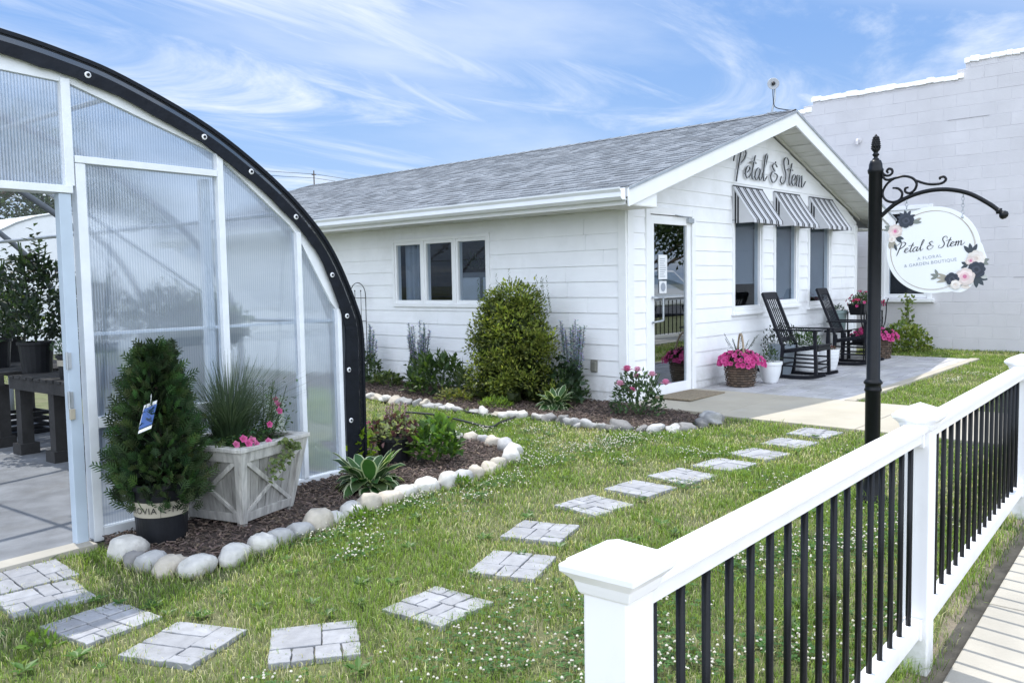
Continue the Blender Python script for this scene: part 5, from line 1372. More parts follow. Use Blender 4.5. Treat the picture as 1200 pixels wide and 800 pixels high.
for i in range(44):
    x, y = U(.0, .26), U(-.2, .2); L_ = U(.10, .36); a = U(-.8, .8); tp_ = (x + .12 * math.cos(a), y + .1 * math.sin(a), .46 + L_)
    b.tube([(x, y, .45), tp_], .002, 4, (.06, .09, .04))
    for k in range(12): s = U(.2, 1); aa = U(0, 6.28); b.leaf((x + (tp_[0] - x) * s, y + (tp_[1] - y) * s, .45 + (tp_[2] - .45) * s), (math.cos(aa), math.sin(aa), .5), (0, 0, 1), .035, .010, random.choice(FG))
b.build('petunia_foliage', M_leaf, t)
b = MB(); random.seed(14); PK = (.62, .10, .30)
for (x, y, z) in ((-.22, -.25, .53), (-.20, -.27, .50), (-.17, -.27, .515), (-.25, -.22, .50), (-.16, -.29, .49), (.02, -.24, .58), (-.05, -.29, .49), (.16, -.20, .64), (.22, -.12, .70), (.27, -.10, .66)):
    bloom(b, (x, y, z), (U(-.5, .1), -1, U(.2, .8)), U(.022, .030), random.choice([PK, (.7, .2, .4), (.75, .42, .55)]))
b.build('petunia_flowers', M_petal, t)

# greenhouse bed plants
def leafplant(name, label, cat, x, y, n, fn, L, W, cols, z0=.015, stems=8, hst=.25, group=None, mat=None, spread=.1):
    t = thing(name, label, cat, (x, y, gz(x) + z0), 0, group); b = MB(); shrub_cloud(b, n, fn, L, W, cols); b.build('foliage', mat or M_leaf, t)
    b = MB()
    for k in range(stems): a = U(0, 6.28); b.tube([(0.02 * math.cos(a), .02 * math.sin(a), -.01), (spread * math.cos(a), spread * math.sin(a), hst)], .004, 5)
    b.build('stems', M_stem, t); return t
def dome(rx, ry, h, zb=0, pw=.5):
    def f():
        a = U(0, 6.28); e = math.asin(U(0, 1)); r = U(.35, 1) ** pw
        return (rx * r * math.cos(a) * math.cos(e), ry * r * math.sin(a) * math.cos(e), zb + h * r * math.sin(e)), (math.cos(a) * math.cos(e), math.sin(a) * math.cos(e), math.sin(e))
    return f
random.seed(50)
t = leafplant('variegated_heuchera', 'variegated purple and cream leafed plant in a black nursery pot in the greenhouse bed', 'potted plant', 4.27, 5.22, 420, dome(.22, .22, .20, .17), .055, .045, [(.22, .26, .12), (.30, .33, .20), (.10, .05, .06), (.12, .16, .07), (.08, .035, .05)], stems=5, hst=.2)
b = MB(); b.lathe([(.12, 0), (.145, .20), (.155, .20), (.155, .18), (.14, .18), (.01, .18)], n=24); b.build('pot', M_blackplastic, t)
b = MB()
for k in range(5):
    a = U(0, 6.28); p = Vector((.1 * math.cos(a), .1 * math.sin(a), .3)); b.tube([p, p + Vector((.02, 0, .16))], .003, 4, (.16, .10, .09))
    for j in range(14): b.icob(p + Vector((.02 * j / 14 + U(-.012, .012), U(-.012, .012), .06 + .1 * j / 14)), .008, (.38, .26, .26))
b.build('flower_spikes', M_petal, t)
leafplant('hydrangea', 'bright green young leafy plant at the tip of the greenhouse bed', 'plant', 4.45, 4.93, 330, dome(.19, .19, .30, .05), .075, .05, [(.06, .13, .025), (.09, .18, .03), (.05, .10, .025), (.12, .21, .03)], stems=10, hst=.28)
leafplant('lime_coleus', 'lime green leafed plant between the hosta and the purple plant', 'plant', 4.0, 5.28, 70, dome(.12, .12, .24, .05), .08, .055, [(.22, .32, .03), (.16, .26, .03)], stems=5, hst=.2)
t = leafplant('petunia_clump', 'small clump of pink petunias just behind the black greenhouse corner', 'flowers', 4.62, 6.12, 160, dome(.14, .22, .16, .02), .045, .02, [(.06, .10, .03), (.08, .13, .04)], stems=3, hst=.1)
b = MB()
for i in range(34): f_, d_ = dome(.15, .23, .17, .03, .2)(); bloom(b, f_, d_, .024, (.55, .06, .26))
b.build('flowers', M_petal, t)

# shop bed plants
random.seed(60)
t = thing('yew_shrub', 'big bushy green shrub below the side window, taller than everything else in the bed', 'shrub', (7.16, 6.60, gz(7.16)))
b = MB(); YC = [(.14, .185, .034), (.185, .235, .042), (.23, .275, .052), (.28, .30, .07), (.08, .115, .028)]
def yew_old(z): # half width along the wall at height z
    return (.78 if z < .12 else .78 - (z - .12) * .75 if z < .36 else .60 - (z - .36) * .12) if z < 1.02 else .52 - (z - 1.02) * .9
def yew(z):
    return .80 - z * 1.0 if z < .26 else .585 - (z - .26) * .10 if z < .85 else max(.12, .526 - (z - .85) * .62)
cl_ = []
for i in range(200):
    z = U(.06, 1.28); a = U(0, 6.28); w = max(.1, yew(z)); cl_.append((w * math.cos(a) * .58 * U(.72, 1), w * math.sin(a) * U(.75, 1), z, U(.07, .15), U(.6, 1.35)))
for (x, y, z, r, q) in cl_:
    for j in range(66):
        d = Vector((U(-1, 1), U(-1, 1), U(-1, 1))).normalized(); p = Vector((x, y, z)) + d * r * U(.4, 1.1)
        if p.x > .49: p.x = .49
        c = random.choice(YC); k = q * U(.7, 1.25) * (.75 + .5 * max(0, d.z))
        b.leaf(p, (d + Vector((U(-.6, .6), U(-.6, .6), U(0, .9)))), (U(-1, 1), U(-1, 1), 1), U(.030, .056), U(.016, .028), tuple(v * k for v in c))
for i in range(44):  # wispy shoots along the top
    y = U(-.52, .45); x = U(-.15, .2); z = 1.08 + U(-.15, .12); h = U(.16, .36)
    for j in range(22): s = j / 22; aa = j * 2.4; b.leaf((x, y + .03 * s, z + h * s), (math.cos(aa), math.sin(aa), .8), (0, 0, 1), .026, .011, tuple(v * U(.7, 1.3) for v in (.075, .11, .045)))
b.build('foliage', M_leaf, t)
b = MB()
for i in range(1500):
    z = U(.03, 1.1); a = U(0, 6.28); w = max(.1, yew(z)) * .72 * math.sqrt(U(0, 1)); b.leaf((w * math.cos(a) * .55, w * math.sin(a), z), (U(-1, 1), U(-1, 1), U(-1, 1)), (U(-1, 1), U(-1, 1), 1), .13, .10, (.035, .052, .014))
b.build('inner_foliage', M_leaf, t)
b = MB()
for k in range(7): a = k * .9; b.tube([(.05 * math.cos(a), .1 * math.sin(a), 0), (.15 * math.cos(a), .35 * math.sin(a), .9)], [.018, .006], 6)
b.build('stems', M_bark, t)
def salvia(x, y, h, w, label, seed):
    random.seed(seed); t = thing('salvia', label, 'flowers', (x, y, gz(x) + .01), 0, 'blue grey flower spikes along the shop wall'); b = MB(); fb = MB(); sb = MB()
    for k in range(19):
        a = U(0, 6.28); r = w * math.sqrt(U(0, 1)); top = Vector((r * math.cos(a) * .6, r * math.sin(a), h * U(.72, 1.02))); base = top * .3; base.z = 0
        sb.tube([base, (base + top) / 2, top], .0035, 5)
        for j in range(54):
            s = .40 + .60 * j / 54; p = base.lerp(top, s) + Vector((U(-.03, .03), U(-.03, .03), 0)) * (1.3 - s); aa = j * 2.4; fb.leaf(p, (math.cos(aa), math.sin(aa), .5), (0, 0, 1), U(.026, .042), .026, tuple(v * U(.7, 1.25) for v in random.choice([(.36, .40, .54), (.44, .48, .60), (.26, .30, .38), (.28, .34, .30)])))
    shrub_cloud(b, 240, dome(w * .8, w * 1.1, h * .5, .02), .07, .04, [(.05, .085, .035), (.07, .11, .045), (.08, .12, .06)])
    b.build('foliage', M_leaf, t); fb.build('flower_spikes', M_petal, t); sb.build('stems', M_stem, t)
salvia(7.40, 9.55, .80, .20, 'tall blue grey flower spikes next to the black greenhouse corner by the wall trellis', 71)
salvia(7.42, 8.50, .86, .22, 'tall blue grey flower spikes below the left end of the side window', 72)
salvia(7.42, 5.92, .92, .19, 'tall blue grey flower spikes at the right side of the big shrub', 73)
random.seed(80)
leafplant('peony', 'dark green broad leafed bush left of the big shrub', 'plant', 7.12, 7.80, 560, dome(.36, .46, .46, .04), .11, .045, [(.03, .06, .02), (.045, .085, .025), (.06, .10, .03), (.075, .12, .03)], stems=14, hst=.3, spread=.25)
leafplant('coral_bells', 'low light green leafy clump at the far end of the shop bed', 'plant', 7.22, 8.95, 220, dome(.2, .26, .16, .02), .06, .045, [(.08, .12, .035), (.12, .15, .05), (.06, .09, .03)], stems=4, hst=.1)
leafplant('sedum', 'low bright yellow green sedum in front of the big shrub', 'plant', 6.72, 6.44, 420, dome(.15, .24, .10, .0), .05, .012, [(.14, .22, .03), (.18, .27, .04), (.10, .17, .03)], stems=2, hst=.05)
leafplant('lily_leaves', 'thin upright pale leaves with a cream bud left of the big shrub', 'plant', 7.05, 7.28, 90, dome(.09, .12, .34, .0), .16, .018, [(.08, .12, .04), (.12, .15, .06)], stems=6, hst=.3)
leafplant('golden_sprig', 'yellow tipped sprawling branch at the left foot of the big shrub', 'plant', 6.75, 7.15, 260, dome(.16, .28, .12, .02), .05, .022, [(.13, .15, .035), (.18, .18, .05), (.08, .11, .03)], stems=5, hst=.1)
leafplant('wall_vine', 'dark broad leafed vine low at the right side of the big shrub', 'plant', 7.30, 5.95, 170, dome(.16, .26, .52, .02), .085, .07, [(.025, .05, .025), (.035, .065, .03), (.02, .04, .02)], stems=8, hst=.4)
t = leafplant('rose_bush', 'rose bush with pink blooms at the shop corner beside the door', 'shrub', 7.12, 4.84, 620, dome(.22, .31, .42, .03), .045, .032, [(.05, .09, .04), (.07, .12, .05), (.09, .15, .06), (.04, .07, .04)], stems=14, hst=.42, spread=.22)
b = MB()
for (x, y, z) in ((.0, .13, .43), (-.02, -.01, .44), (.0, -.17, .40), (-.02, -.34, .33), (-.06, .03, .23), (-.14, .12, .30), (.05, .05, .36)):
    rosebloom(b, (x, y, z), U(.058, .075), random.choice([(.74, .24, .42), (.78, .36, .52), (.80, .50, .60)]))
b.build('roses', M_petal, t)
t = thing('garden_trellis', 'thin black arched wire trellis standing against the shop wall at the far left', 'trellis', (7.60, 10.02, gz(7.6)))
b = MB()
P = [(0, -.18, 0), (0, -.18, 1.22)] + [(0, -.18 * math.cos(a), 1.22 + .18 * math.sin(a)) for a in [pi * i / 10 for i in range(1, 10)]] + [(0, .18, 1.22), (0, .18, 0)]
b.tube(P, .006, 6); b.build('frame', M_blackmetal, t)
b = MB()
for y in (-.07, .07): b.tube([(0, y, .05), (0, y, 1.26)], .004, 5); b.icob((0, y, 1.28), (.014, .014, .02))
for z in (.45, .85, 1.18): b.tube([(.006, -.18, z), (.006, .18, z)], .004, 5)
b.build('bars', M_blackmetal, t)
t = thing('garden_hose', 'black drip hose lying in loose curves on the lawn before the shop bed', 'hose', (6.0, 6.2, gz(6) + .02))
b = MB(); b.tube(catmull([(.36, .40, .01), (.22, .10, .015), (.40, -.22, .01), (.30, -.42, .012), (-.05, -.55, .015), (-.28, -.62, .01), (-.22, -.2, .02), (-.10, .3, .015), (-.14, .75, .01)], 8), .011, 8); b.build('tube', M_hose, t, smooth=True)

# ------------------------------------------------------------------ patio pots
def basket(x, y, z, r0, r1, h, label, flowers, seed, handle=True, fr_=.2):
    random.seed(seed); t = thing('flower_basket', label, 'basket', (x, y, z)); b = MB(); nr, ns = 10, 26
    for k in range(nr):
        za, zb_ = h * k / nr, h * (k + 1) / nr
        for j in range(ns):
            a0, a1 = 2 * pi * j / ns, 2 * pi * (j + 1) / ns; bulge = .006 if (j + k) % 2 else -.002; ra = r0 + (r1 - r0) * (k / nr) ** .7 + bulge; rb = r0 + (r1 - r0) * ((k + 1) / nr) ** .7 + bulge; q = U(.6, 1.5)
            rm = (ra + rb) / 2 + .007
            V = [(r * math.cos(a), r * math.sin(a), zz) for r, zz in ((ra, za + .002), (rm, (za + zb_) / 2), (rb, zb_ - .002)) for a in (a0, a1)]
            b.add(V, [(0, 1, 3, 2), (2, 3, 5, 4)], (q, q, q))
    b.lathe([(r0 * .9, .001), (r0 * .92, h * .9), (.01, h * .9)], n=20, col=(.5, .5, .5))
    b.tube([((r1 + .006) * math.cos(a), (r1 + .006) * math.sin(a), h) for a in [2 * pi * i / 24 for i in range(24)]], .012, 6, (1.3, 1.2, 1.1), closed=True)
    b.build('weave', M_wicker, t)
    if handle:
        b = MB(); P = [(r1 * math.cos(q) * .98 * .5, r1 * math.cos(q) * .86, h + .33 * math.sin(q)) for q in [pi * i / 18 for i in range(19)]]
        P = [(p[0] * .9, p[1] * .5 , p[2]) for p in P]
        b.tube(P, .013, 7); b.build('handle', M_tan, t, smooth=True)
    b = MB(); shrub_cloud(b, 480, dome(fr_ * 1.25, fr_ * 1.25, .16, h - .03), .05, .022, [(.035, .06, .025), (.05, .08, .03), (.025, .045, .02)])
    for i in range(8):
        a = U(0, 6.28); p = Vector((.2 * math.cos(a), .2 * math.sin(a), h + U(.18, .34)))
        b.tube([(0, 0, h), p], .0025, 4, (.06, .08, .06))
        for k in range(7): b.leaf(p * (1 - .05 * k) + Vector((0, 0, .01 * k)), (U(-1, 1), U(-1, 1), .4), (0, 0, 1), .03, .014, (.06, .08, .06))
    b.build('foliage', M_leaf, t); b = MB()
    for i in range(flowers):
        p, d = dome(fr_ * 1.45, fr_ * 1.55, .17, h - .05, .15)(); bloom(b, p, Vector(d) + Vector((-.3, -.4, .1)), U(.030, .042), random.choice([(.62, .06, .27), (.70, .10, .34), (.54, .04, .22)]), (.3, .01, .1))
    b.build('petunias', M_petal, t); return t
basket(9.55, 4.98, gz(9.55) + .02, .155, .205, .31, 'dark wicker basket with arched handle overflowing with hot pink petunias left of the rocking chairs', 150, 91, True, .19)
basket(13.42, 4.66, gz(13.4) + .02, .14, .17, .34, 'tall dark wicker basket of pink flowers standing right of the iron flower stand', 80, 92, False, .17)
def glazed(x, y, prof, label, mat, n=0, L=.05, W=.03, cols=None, dm=None, extra=None, nm='white_pot'):
    t = thing(nm, label, 'flower pot', (x, y, gz(x) + .02)); b = MB(); b.lathe(prof, n=32); b.build('pot', mat, t, smooth=False, bevel=.002)
    if n: b = MB(); shrub_cloud(b, n, dm, L, W, cols); b.build('foliage', M_leaf, t)
    b = MB(); r = prof[-1][0]; b.lathe([(max(p[0] for p in prof) * .88, max(p[1] for p in prof) - .035), (.005, max(p[1] for p in prof) - .03)], n=20); b.build('potting_soil', M_mulchbase, t); return t
random.seed(95)
def ribbed(r0, r1, h, rim=.012, nr=0):
    P = [(r0 * .9, 0), (r0, .01)]
    for i in range(1, 11):
        s = i / 10; P.append((r0 + (r1 - r0) * math.sin(s * pi / 2) ** .9 + (.003 if i % 2 and nr else 0), .01 + (h - .05) * s))
    P += [(r1 + rim, h - .04), (r1 + rim, h), (r1 - .012, h), (r1 - .02, h - .05)]; return P
glazed(9.98, 4.80, ribbed(.085, .135, .27), 'white tapered pot with a rim and small dark plant beside the pink basket', M_ceramic, 110, .06, .02, [(.04, .06, .04), (.05, .09, .03)], dome(.10, .10, .22, .25))
glazed(11.38, 4.98, ribbed(.13, .20, .36), 'large white round pot with a feathery green fern behind the first rocking chair', M_ceramic, 520, .07, .016, [(.05, .11, .025), (.07, .14, .03), (.04, .09, .02)], dome(.24, .24, .24, .32), nm='fern_pot')
glazed(11.60, 4.74, ribbed(.11, .155, .29, .004, 1), 'white ribbed pot with small reddish plant between the rocking chairs', M_ceramic, 120, .035, .018, [(.16, .05, .05), (.10, .09, .04), (.2, .08, .09)], dome(.12, .12, .06, .27))
glazed(10.85, 5.06, ribbed(.12, .17, .40), 'slate blue pot with dark trailing foliage behind the first rocking chair', M_bluepot, 330, .05, .022, [(.035, .05, .04), (.05, .065, .055), (.07, .08, .08)], dome(.30, .26, .34, .36), nm='blue_pot')
# iron plant stand with window box and pots
t = thing('plant_stand', 'black wrought iron plant stand with curled sides holding flower troughs near the wall corner', 'plant stand', (13.3, 4.85, gz(13.3) + .02), R(2)); 
for s in (-1, 1):
    b = MB(); b.tube([(s * .42, -.12, 0), (s * .42, -.12, .72)], .010, 6); b.tube([(s * .42, .12, 0), (s * .42, .12, .72)], .010, 6); b.build('leg', M_blackmetal, t)
    b = MB(); b.tube(catmull([(s * .42, -.13, .45), (s * .52, -.13, .52), (s * .58, -.13, .66), (s * .60, -.13, .82), (s * .68, -.13, .90)], 6), .010, 6); b.tube(catmull([(s * .1, -.13, .42), (s * .25, -.13, .34), (s * .38, -.13, .45), (s * .42, -.13, .62)], 6), .008, 6); b.build('scroll', M_blackmetal, t)
b = MB()
for z in (.25, .45, .72):
    for y in (-.12, .12): b.tube([(-.45, y, z), (.45, y, z)], .009, 6)
for i in range(9): b.tube([(-.4 + i * .1, -.12, .45), (-.4 + i * .1, -.12, .72)], .006, 5)
for i in range(10): b.tube([(-.42 + i * .093, -.12, .25), (-.42 + i * .093, .12, .25)], .006, 5)
b.build('shelf_bars', M_blackmetal, t)
random.seed(97)
t = thing('flower_trough', 'black trough of red and pink flowers on top of the iron plant stand', 'planter', (13.3, 4.85, gz(13.3) + .70), R(2))
b = MB(); b.hexa([(-.38, -.10, 0), (.38, -.10, 0), (.38, .10, 0), (-.38, .10, 0), (-.43, -.125, .17), (.43, -.125, .17), (.43, .125, .17), (-.43, .125, .17)]); b.build('trough', M_blackplastic, t, bevel=.006)
b = MB(); shrub_cloud(b, 520, dome(.52, .17, .18, .14), .05, .02, [(.05, .08, .03), (.07, .11, .05), (.04, .06, .03)]); b.build('foliage', M_leaf, t)
b = MB()
for i in range(60): p, d = dome(.62, .22, .24, .13, .15)(); bloom(b, p, d, .026, random.choice([(.45, .03, .08), (.55, .05, .2), (.35, .02, .05)]))
b.build('flowers', M_petal, t)
t = thing('flower_trough', 'dark trough of hot pink petunias on the lower shelf of the iron plant stand', 'planter', (13.3, 4.83, gz(13.3) + .285), R(2))
b = MB(); b.hexa([(-.34, -.10, 0), (.34, -.10, 0), (.34, .10, 0), (-.34, .10, 0), (-.37, -.12, .12), (.37, -.12, .12), (.37, .12, .12), (-.37, .12, .12)]); b.build('trough', M_blackplastic, t, bevel=.006)
b = MB(); shrub_cloud(b, 260, dome(.40, .16, .10, .10), .045, .02, [(.05, .08, .03), (.04, .06, .03)]); b.build('foliage', M_leaf, t)
b = MB()
for i in range(46): p, d = dome(.44, .2, .13, .08, .15)(); bloom(b, p, Vector(d) + Vector((0, -.5, 0)), .032, random.choice([(.52, .03, .18), (.6, .05, .24)]))
b.build('flowers', M_petal, t)
t = thing('green_urn', 'grey green pot on a dark stool behind the second rocking chair', 'flower pot', (12.98, 5.14, gz(12.98) + .47))
b = MB(); b.lathe([(.10, 0), (.125, .26), (.14, .26), (.14, .30), (.125, .30), (.11, .26)], n=28); b.build('pot', M_sage, t)
b = MB(); shrub_cloud(b, 60, dome(.09, .09, .10, .27), .05, .02, [(.05, .08, .05)]); b.build('foliage', M_leaf, t)
t = thing('small_stool', 'dark stool carrying the grey green pot behind the second rocking chair', 'stool', (12.98, 5.14, gz(12.98) + .02))
b = MB(); b.box((0, 0, .435), (.34, .30, .03)); b.build('top', M_blackwood, t, bevel=.004)
for x in (-.13, .13):
    for y in (-.11, .11): b = MB(); b.bar((x * 1.1, y * 1.1, 0), (x, y, .42), .03, .03, up=(0, 1, 0)); b.build('leg', M_blackwood, t)
leafplant('golden_shrub', 'yellow green leafy shrub growing against the block wall at the patio end', 'shrub', 14.72, 4.72, 820, dome(.34, .42, .44, .02), .075, .05, [(.12, .18, .035), (.17, .22, .04), (.09, .14, .03), (.22, .26, .06)], stems=12, hst=.35, spread=.2)
leafplant('young_sapling', 'slender upright leafy stem rising above the yellow green shrub', 'plant', 15.0, 4.78, 110, (lambda: ((U(-.06, .06), U(-.08, .08), .35 + U(0, .55)), (U(-1, 1), U(-1, 1), .3))), .085, .05, [(.13, .18, .06), (.18, .22, .09)], stems=3, hst=.9, spread=.03)

# ------------------------------------------------------------------ lawn
random.seed(123)
def nz(x, y):
    return (np.sin(1.7 * x + .6) * np.sin(2.1 * y + 1.1) + .7 * np.sin(3.9 * x - 2.3 * y + 2) + .5 * np.sin(6.1 * x + 5.3 * y) + .35 * np.sin(11 * x - 9 * y + 1)) / 2.2
EXCL = [BED_H, BED_G, [(7.52, 1.0), (9.07, 1.0), (9.07, 3.40), (13.92, 3.40), (13.92, 5.4), (7.6, 5.4), (7.52, 4.35)], [(7.6, 5.3), (14.4, 5.3), (14.4, 16), (7.6, 16)],
        [tuple(GP(-2, -.10)[:2]), tuple(GP(4.3, 0)[:2]), tuple(GP(4.4, 9.6)[:2]), tuple(GP(-2, 9.6)[:2])], [(15.43, 2), (30, 2), (30, 30), (15.43, 30)]]
for (x, y, a) in ST:
    c, s = math.cos(R(a)), math.sin(R(a)); h = .155
    EXCL.append([(x + c * p - s * q, y + s * p + c * q) for p, q in ((-h, -h), (h, -h), (h, h), (-h, h))])
def lawnpts(x0, x1, y0, y1, dens):
    n = int((x1 - x0) * (y1 - y0) * dens * 2.0); x = rng.uniform(x0, x1, n); y = rng.uniform(y0, y1, n)
    k = np.ones(n, bool)
    for p in EXCL[:-len(ST)]: k &= ~inpoly(x, y, p)
    jx, jy = x + rng.normal(0, .026, n), y + rng.normal(0, .026, n)
    for p in EXCL[-len(ST):]: k &= ~inpoly(jx, jy, p)
    k &= y > fl(x, .02) + np.abs(rng.normal(0, .07, n))
    # only the wedge of ground in front of the camera's place is dense
    return x[k], y[k]
X_, Y_ = [], []
for (x0, x1, y0, y1, d) in ((.6, 3.6, .8, 3.2, 5200), (.6, 3.6, 3.2, 4.9, 4300), (3.6, 6.6, .8, 3.4, 3600), (3.6, 6.6, 3.4, 6.6, 2500), (5.0, 6.9, 6.6, 11, 1500), (6.6, 9.1, .9, 4.3, 2000), (9.0, 15.5, .9, 5.4, 1300), (4.4, 6.6, 11, 18, 400), (-2, .6, .8, 4.9, 1500)):
    a, c = lawnpts(x0, x1, y0, y1, d); X_.append(a); Y_.append(c)
x = np.concatenate(X_); y = np.concatenate(Y_); n = len(x)
pat = nz(x, y) + .5 * nz(x * 3.1 + 4, y * 3.1)
dist = np.hypot(x, y)
for (qx, qy, qa) in ST: pat += .9 * np.exp(-((x - qx) ** 2 + (y - qy) ** 2) / .075)
thin = rng.uniform(0, 1, n) < np.clip(.88 - .42 * np.clip(pat, 0, 1.2), .3, 1)
x, y, pat, dist = x[thin], y[thin], pat[thin], dist[thin]; n = len(x)
hgt = rng.uniform(.012, .033, n) * (1.05 - .35 * np.clip(pat, -.8, 1)) + rng.uniform(0, 1, n) ** 8 * .03
near_ = np.full(n, 9.0)
for q_ in RK: near_ = np.minimum(near_, np.hypot(x - q_[0], y - q_[1]) - .06)
for q_ in ((1.215, .87), (3.215, .975), (5.52, 1.133), (5.354, 1.9)): near_ = np.minimum(near_, np.hypot(x - q_[0], y - q_[1]) - .04)
near_ = np.minimum(near_, np.abs(y - fl(x, .12)) * 1.5)
hgt *= 1 + .9 * np.clip(1 - near_ / .10, 0, 1)
hgt *= 1 + .35 * np.clip(nz(x * 2.7 + 3, y * 2.7), -.6, 1)
wid = rng.uniform(.0018, .0034, n) * np.clip(dist / 3.4, 1, 2.2)
az = rng.uniform(0, 2 * pi, n); lean = rng.uniform(.15, 1.25, n); az2 = az + rng.uniform(-1, 1, n)
zz = SLOPE * (x - SX0) - .008
hx, hy = np.cos(az), np.sin(az); sx_, sy_ = -np.sin(az2) * wid / 2, np.cos(az2) * wid / 2
V = np.zeros((n, 5, 3), np.float32)
mx_, my_ = x + hx * hgt * lean * .35, y + hy * hgt * lean * .35; mz = zz + .008 + hgt * .62
V[:, 0] = np.stack([x - sx_, y - sy_, zz], 1); V[:, 1] = np.stack([x + sx_, y + sy_, zz], 1)
V[:, 2] = np.stack([mx_ + sx_ * .8, my_ + sy_ * .8, mz], 1); V[:, 3] = np.stack([mx_ - sx_ * .8, my_ - sy_ * .8, mz], 1)
V[:, 4] = np.stack([x + hx * hgt * lean, y + hy * hgt * lean, zz + .008 + hgt * np.clip(1.05 - .3 * lean, .4, 1)], 1)
straw = (rng.uniform(0, 1, n) < np.clip(.16 + .48 * pat, .03, .88))
g0 = np.array([.105, .185, .034]); g1 = np.array([.275, .375, .078]); s0 = np.array([.56, .53, .32])
m = rng.uniform(0, 1, (n, 1)); C = g0 * (1 - m) + g1 * m; C[straw] = s0 * rng.uniform(.6, 1.25, (straw.sum(), 1)); C *= rng.uniform(.75, 1.25, (n, 1))
CC = np.ones((n, 5, 4), np.float32); CC[:, :, :3] = C[:, None, :]; CC[:, :2, :3] *= .40; CC[:, 4, :3] *= 1.25  # shade at blade feet and highlight at tips put into the colour
base = (np.arange(n) * 5)[:, None]
loops = np.concatenate([base + np.array([0, 1, 2, 3]), base + np.array([3, 2, 4])], 1).ravel().astype(np.int32)
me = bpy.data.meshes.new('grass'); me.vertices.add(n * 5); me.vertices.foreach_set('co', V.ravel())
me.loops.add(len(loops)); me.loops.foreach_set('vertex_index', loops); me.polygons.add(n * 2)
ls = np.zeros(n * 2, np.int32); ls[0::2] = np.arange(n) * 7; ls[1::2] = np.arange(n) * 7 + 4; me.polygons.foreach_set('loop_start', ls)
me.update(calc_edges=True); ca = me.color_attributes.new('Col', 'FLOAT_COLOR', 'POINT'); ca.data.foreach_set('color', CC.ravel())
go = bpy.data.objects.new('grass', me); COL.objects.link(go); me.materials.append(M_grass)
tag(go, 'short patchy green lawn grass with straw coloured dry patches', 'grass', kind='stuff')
# clover: small white heads and round leaves
DRIFT = []
for (cx_, cy_, sx2, sy2, nn_) in ((2.5, 1.9, .6, .5, 16), (3.4, 1.7, .8, .4, 12), (4.6, 1.7, .8, .4, 8), (2.1, 2.2, .4, .3, 5), (4.6, 5.3, .3, .8, 4), (5.6, 4.6, .55, .6, 12), (5.9, 5.4, .4, .7, 10), (4.2, 4.05, .8, .2, 7), (3.2, 3.95, .6, .2, 5), (5.2, 3.9, .8, .4, 8), (11, 2.6, 1.5, .4, 3), (5.5, 2.3, 1.2, .4, 4)):
    for _ in range(nn_): DRIFT.append((random.gauss(cx_, sx2), random.gauss(cy_, sy2), U(.05, .22), U(.04, .16)))
def cloverpts(k):
    out = []
    while len(out) < k:
        c = random.choice(DRIFT)
        px, py = random.gauss(c[0], c[2]), random.gauss(c[1], c[3])
        A_ = np.array([px]); B_ = np.array([py])
        if py < fl(px, .1) or any(inpoly(A_, B_, p)[0] for p in EXCL): continue
        out.append((px, py))
    return out
b = MB()
for (px, py) in cloverpts(2400):
    h = U(.03, .055); r = U(.0045, .0075); q = U(.75, 1.0); b.icob((px, py, gz(px) + h), (r, r, r * .85), (.74 * q, .72 * q, .62 * q)); b.icob((px + U(-.003, .003), py + U(-.003, .003), gz(px) + h - r * .4), (r * .9, r * .9, r * .5), (.40 * q, .40 * q, .26 * q))
tag(b.build('clover_flowers', M_petal), 'tiny white clover heads scattered through the lawn', 'clover', kind='stuff')
b = MB()
for (px, py) in cloverpts(5200):
    h = U(.012, .034); a0 = U(0, 6.28); q = U(.7, 1.3)
    for k in range(3): a = a0 + k * 2.09; b.leaf((px, py, gz(px) + h), (math.cos(a), math.sin(a), U(-.1, .25)), (0, 0, 1), .016, .015, (.055 * q, .13 * q, .028 * q), .1)
tag(b.build('clover_leaves', M_leaf), 'low green clover leaves mixed into the lawn', 'clover', kind='stuff')
b = MB(); random.seed(66)
for i in range(230):
    px, py = U(.8, 7.2), U(1.0, 6.4)
    if py < fl(px, .12) or any(inpoly(np.array([px]), np.array([py]), p)[0] for p in EXCL): continue
    k = random.randint(5, 9); q = U(.7, 1.2); sz = U(.035, .07)
    for j in range(k): a = j * 2.4 + U(-.3, .3); b.leaf((px, py, gz(px) + .004), (math.cos(a), math.sin(a), U(.12, .6)), (0, 0, 1), sz * U(.7, 1.1), sz * .42, (.065 * q, .135 * q, .028 * q), .15)
tag(b.build('lawn_weeds', M_leaf), 'broad leafed weeds dotted through the lawn', 'weeds', kind='stuff')
random.seed(5)
for (x_, y_, lab) in ((1.16, 3.70, 'small bright green weed tuft in the lawn left of the stepping stones'), (3.12, 4.16, 'small weed with a yellow flower growing at the rock edging'), (4.05, 4.22, 'small yellow flowered weed farther along the rock edging')):
    leafplant('weed_tuft', lab, 'weed', x_, y_, 46, dome(.07, .07, .07, .0), .05, .02, [(.09, .16, .03), (.12, .20, .04)], z0=.0, stems=2, hst=.03, spread=.03)

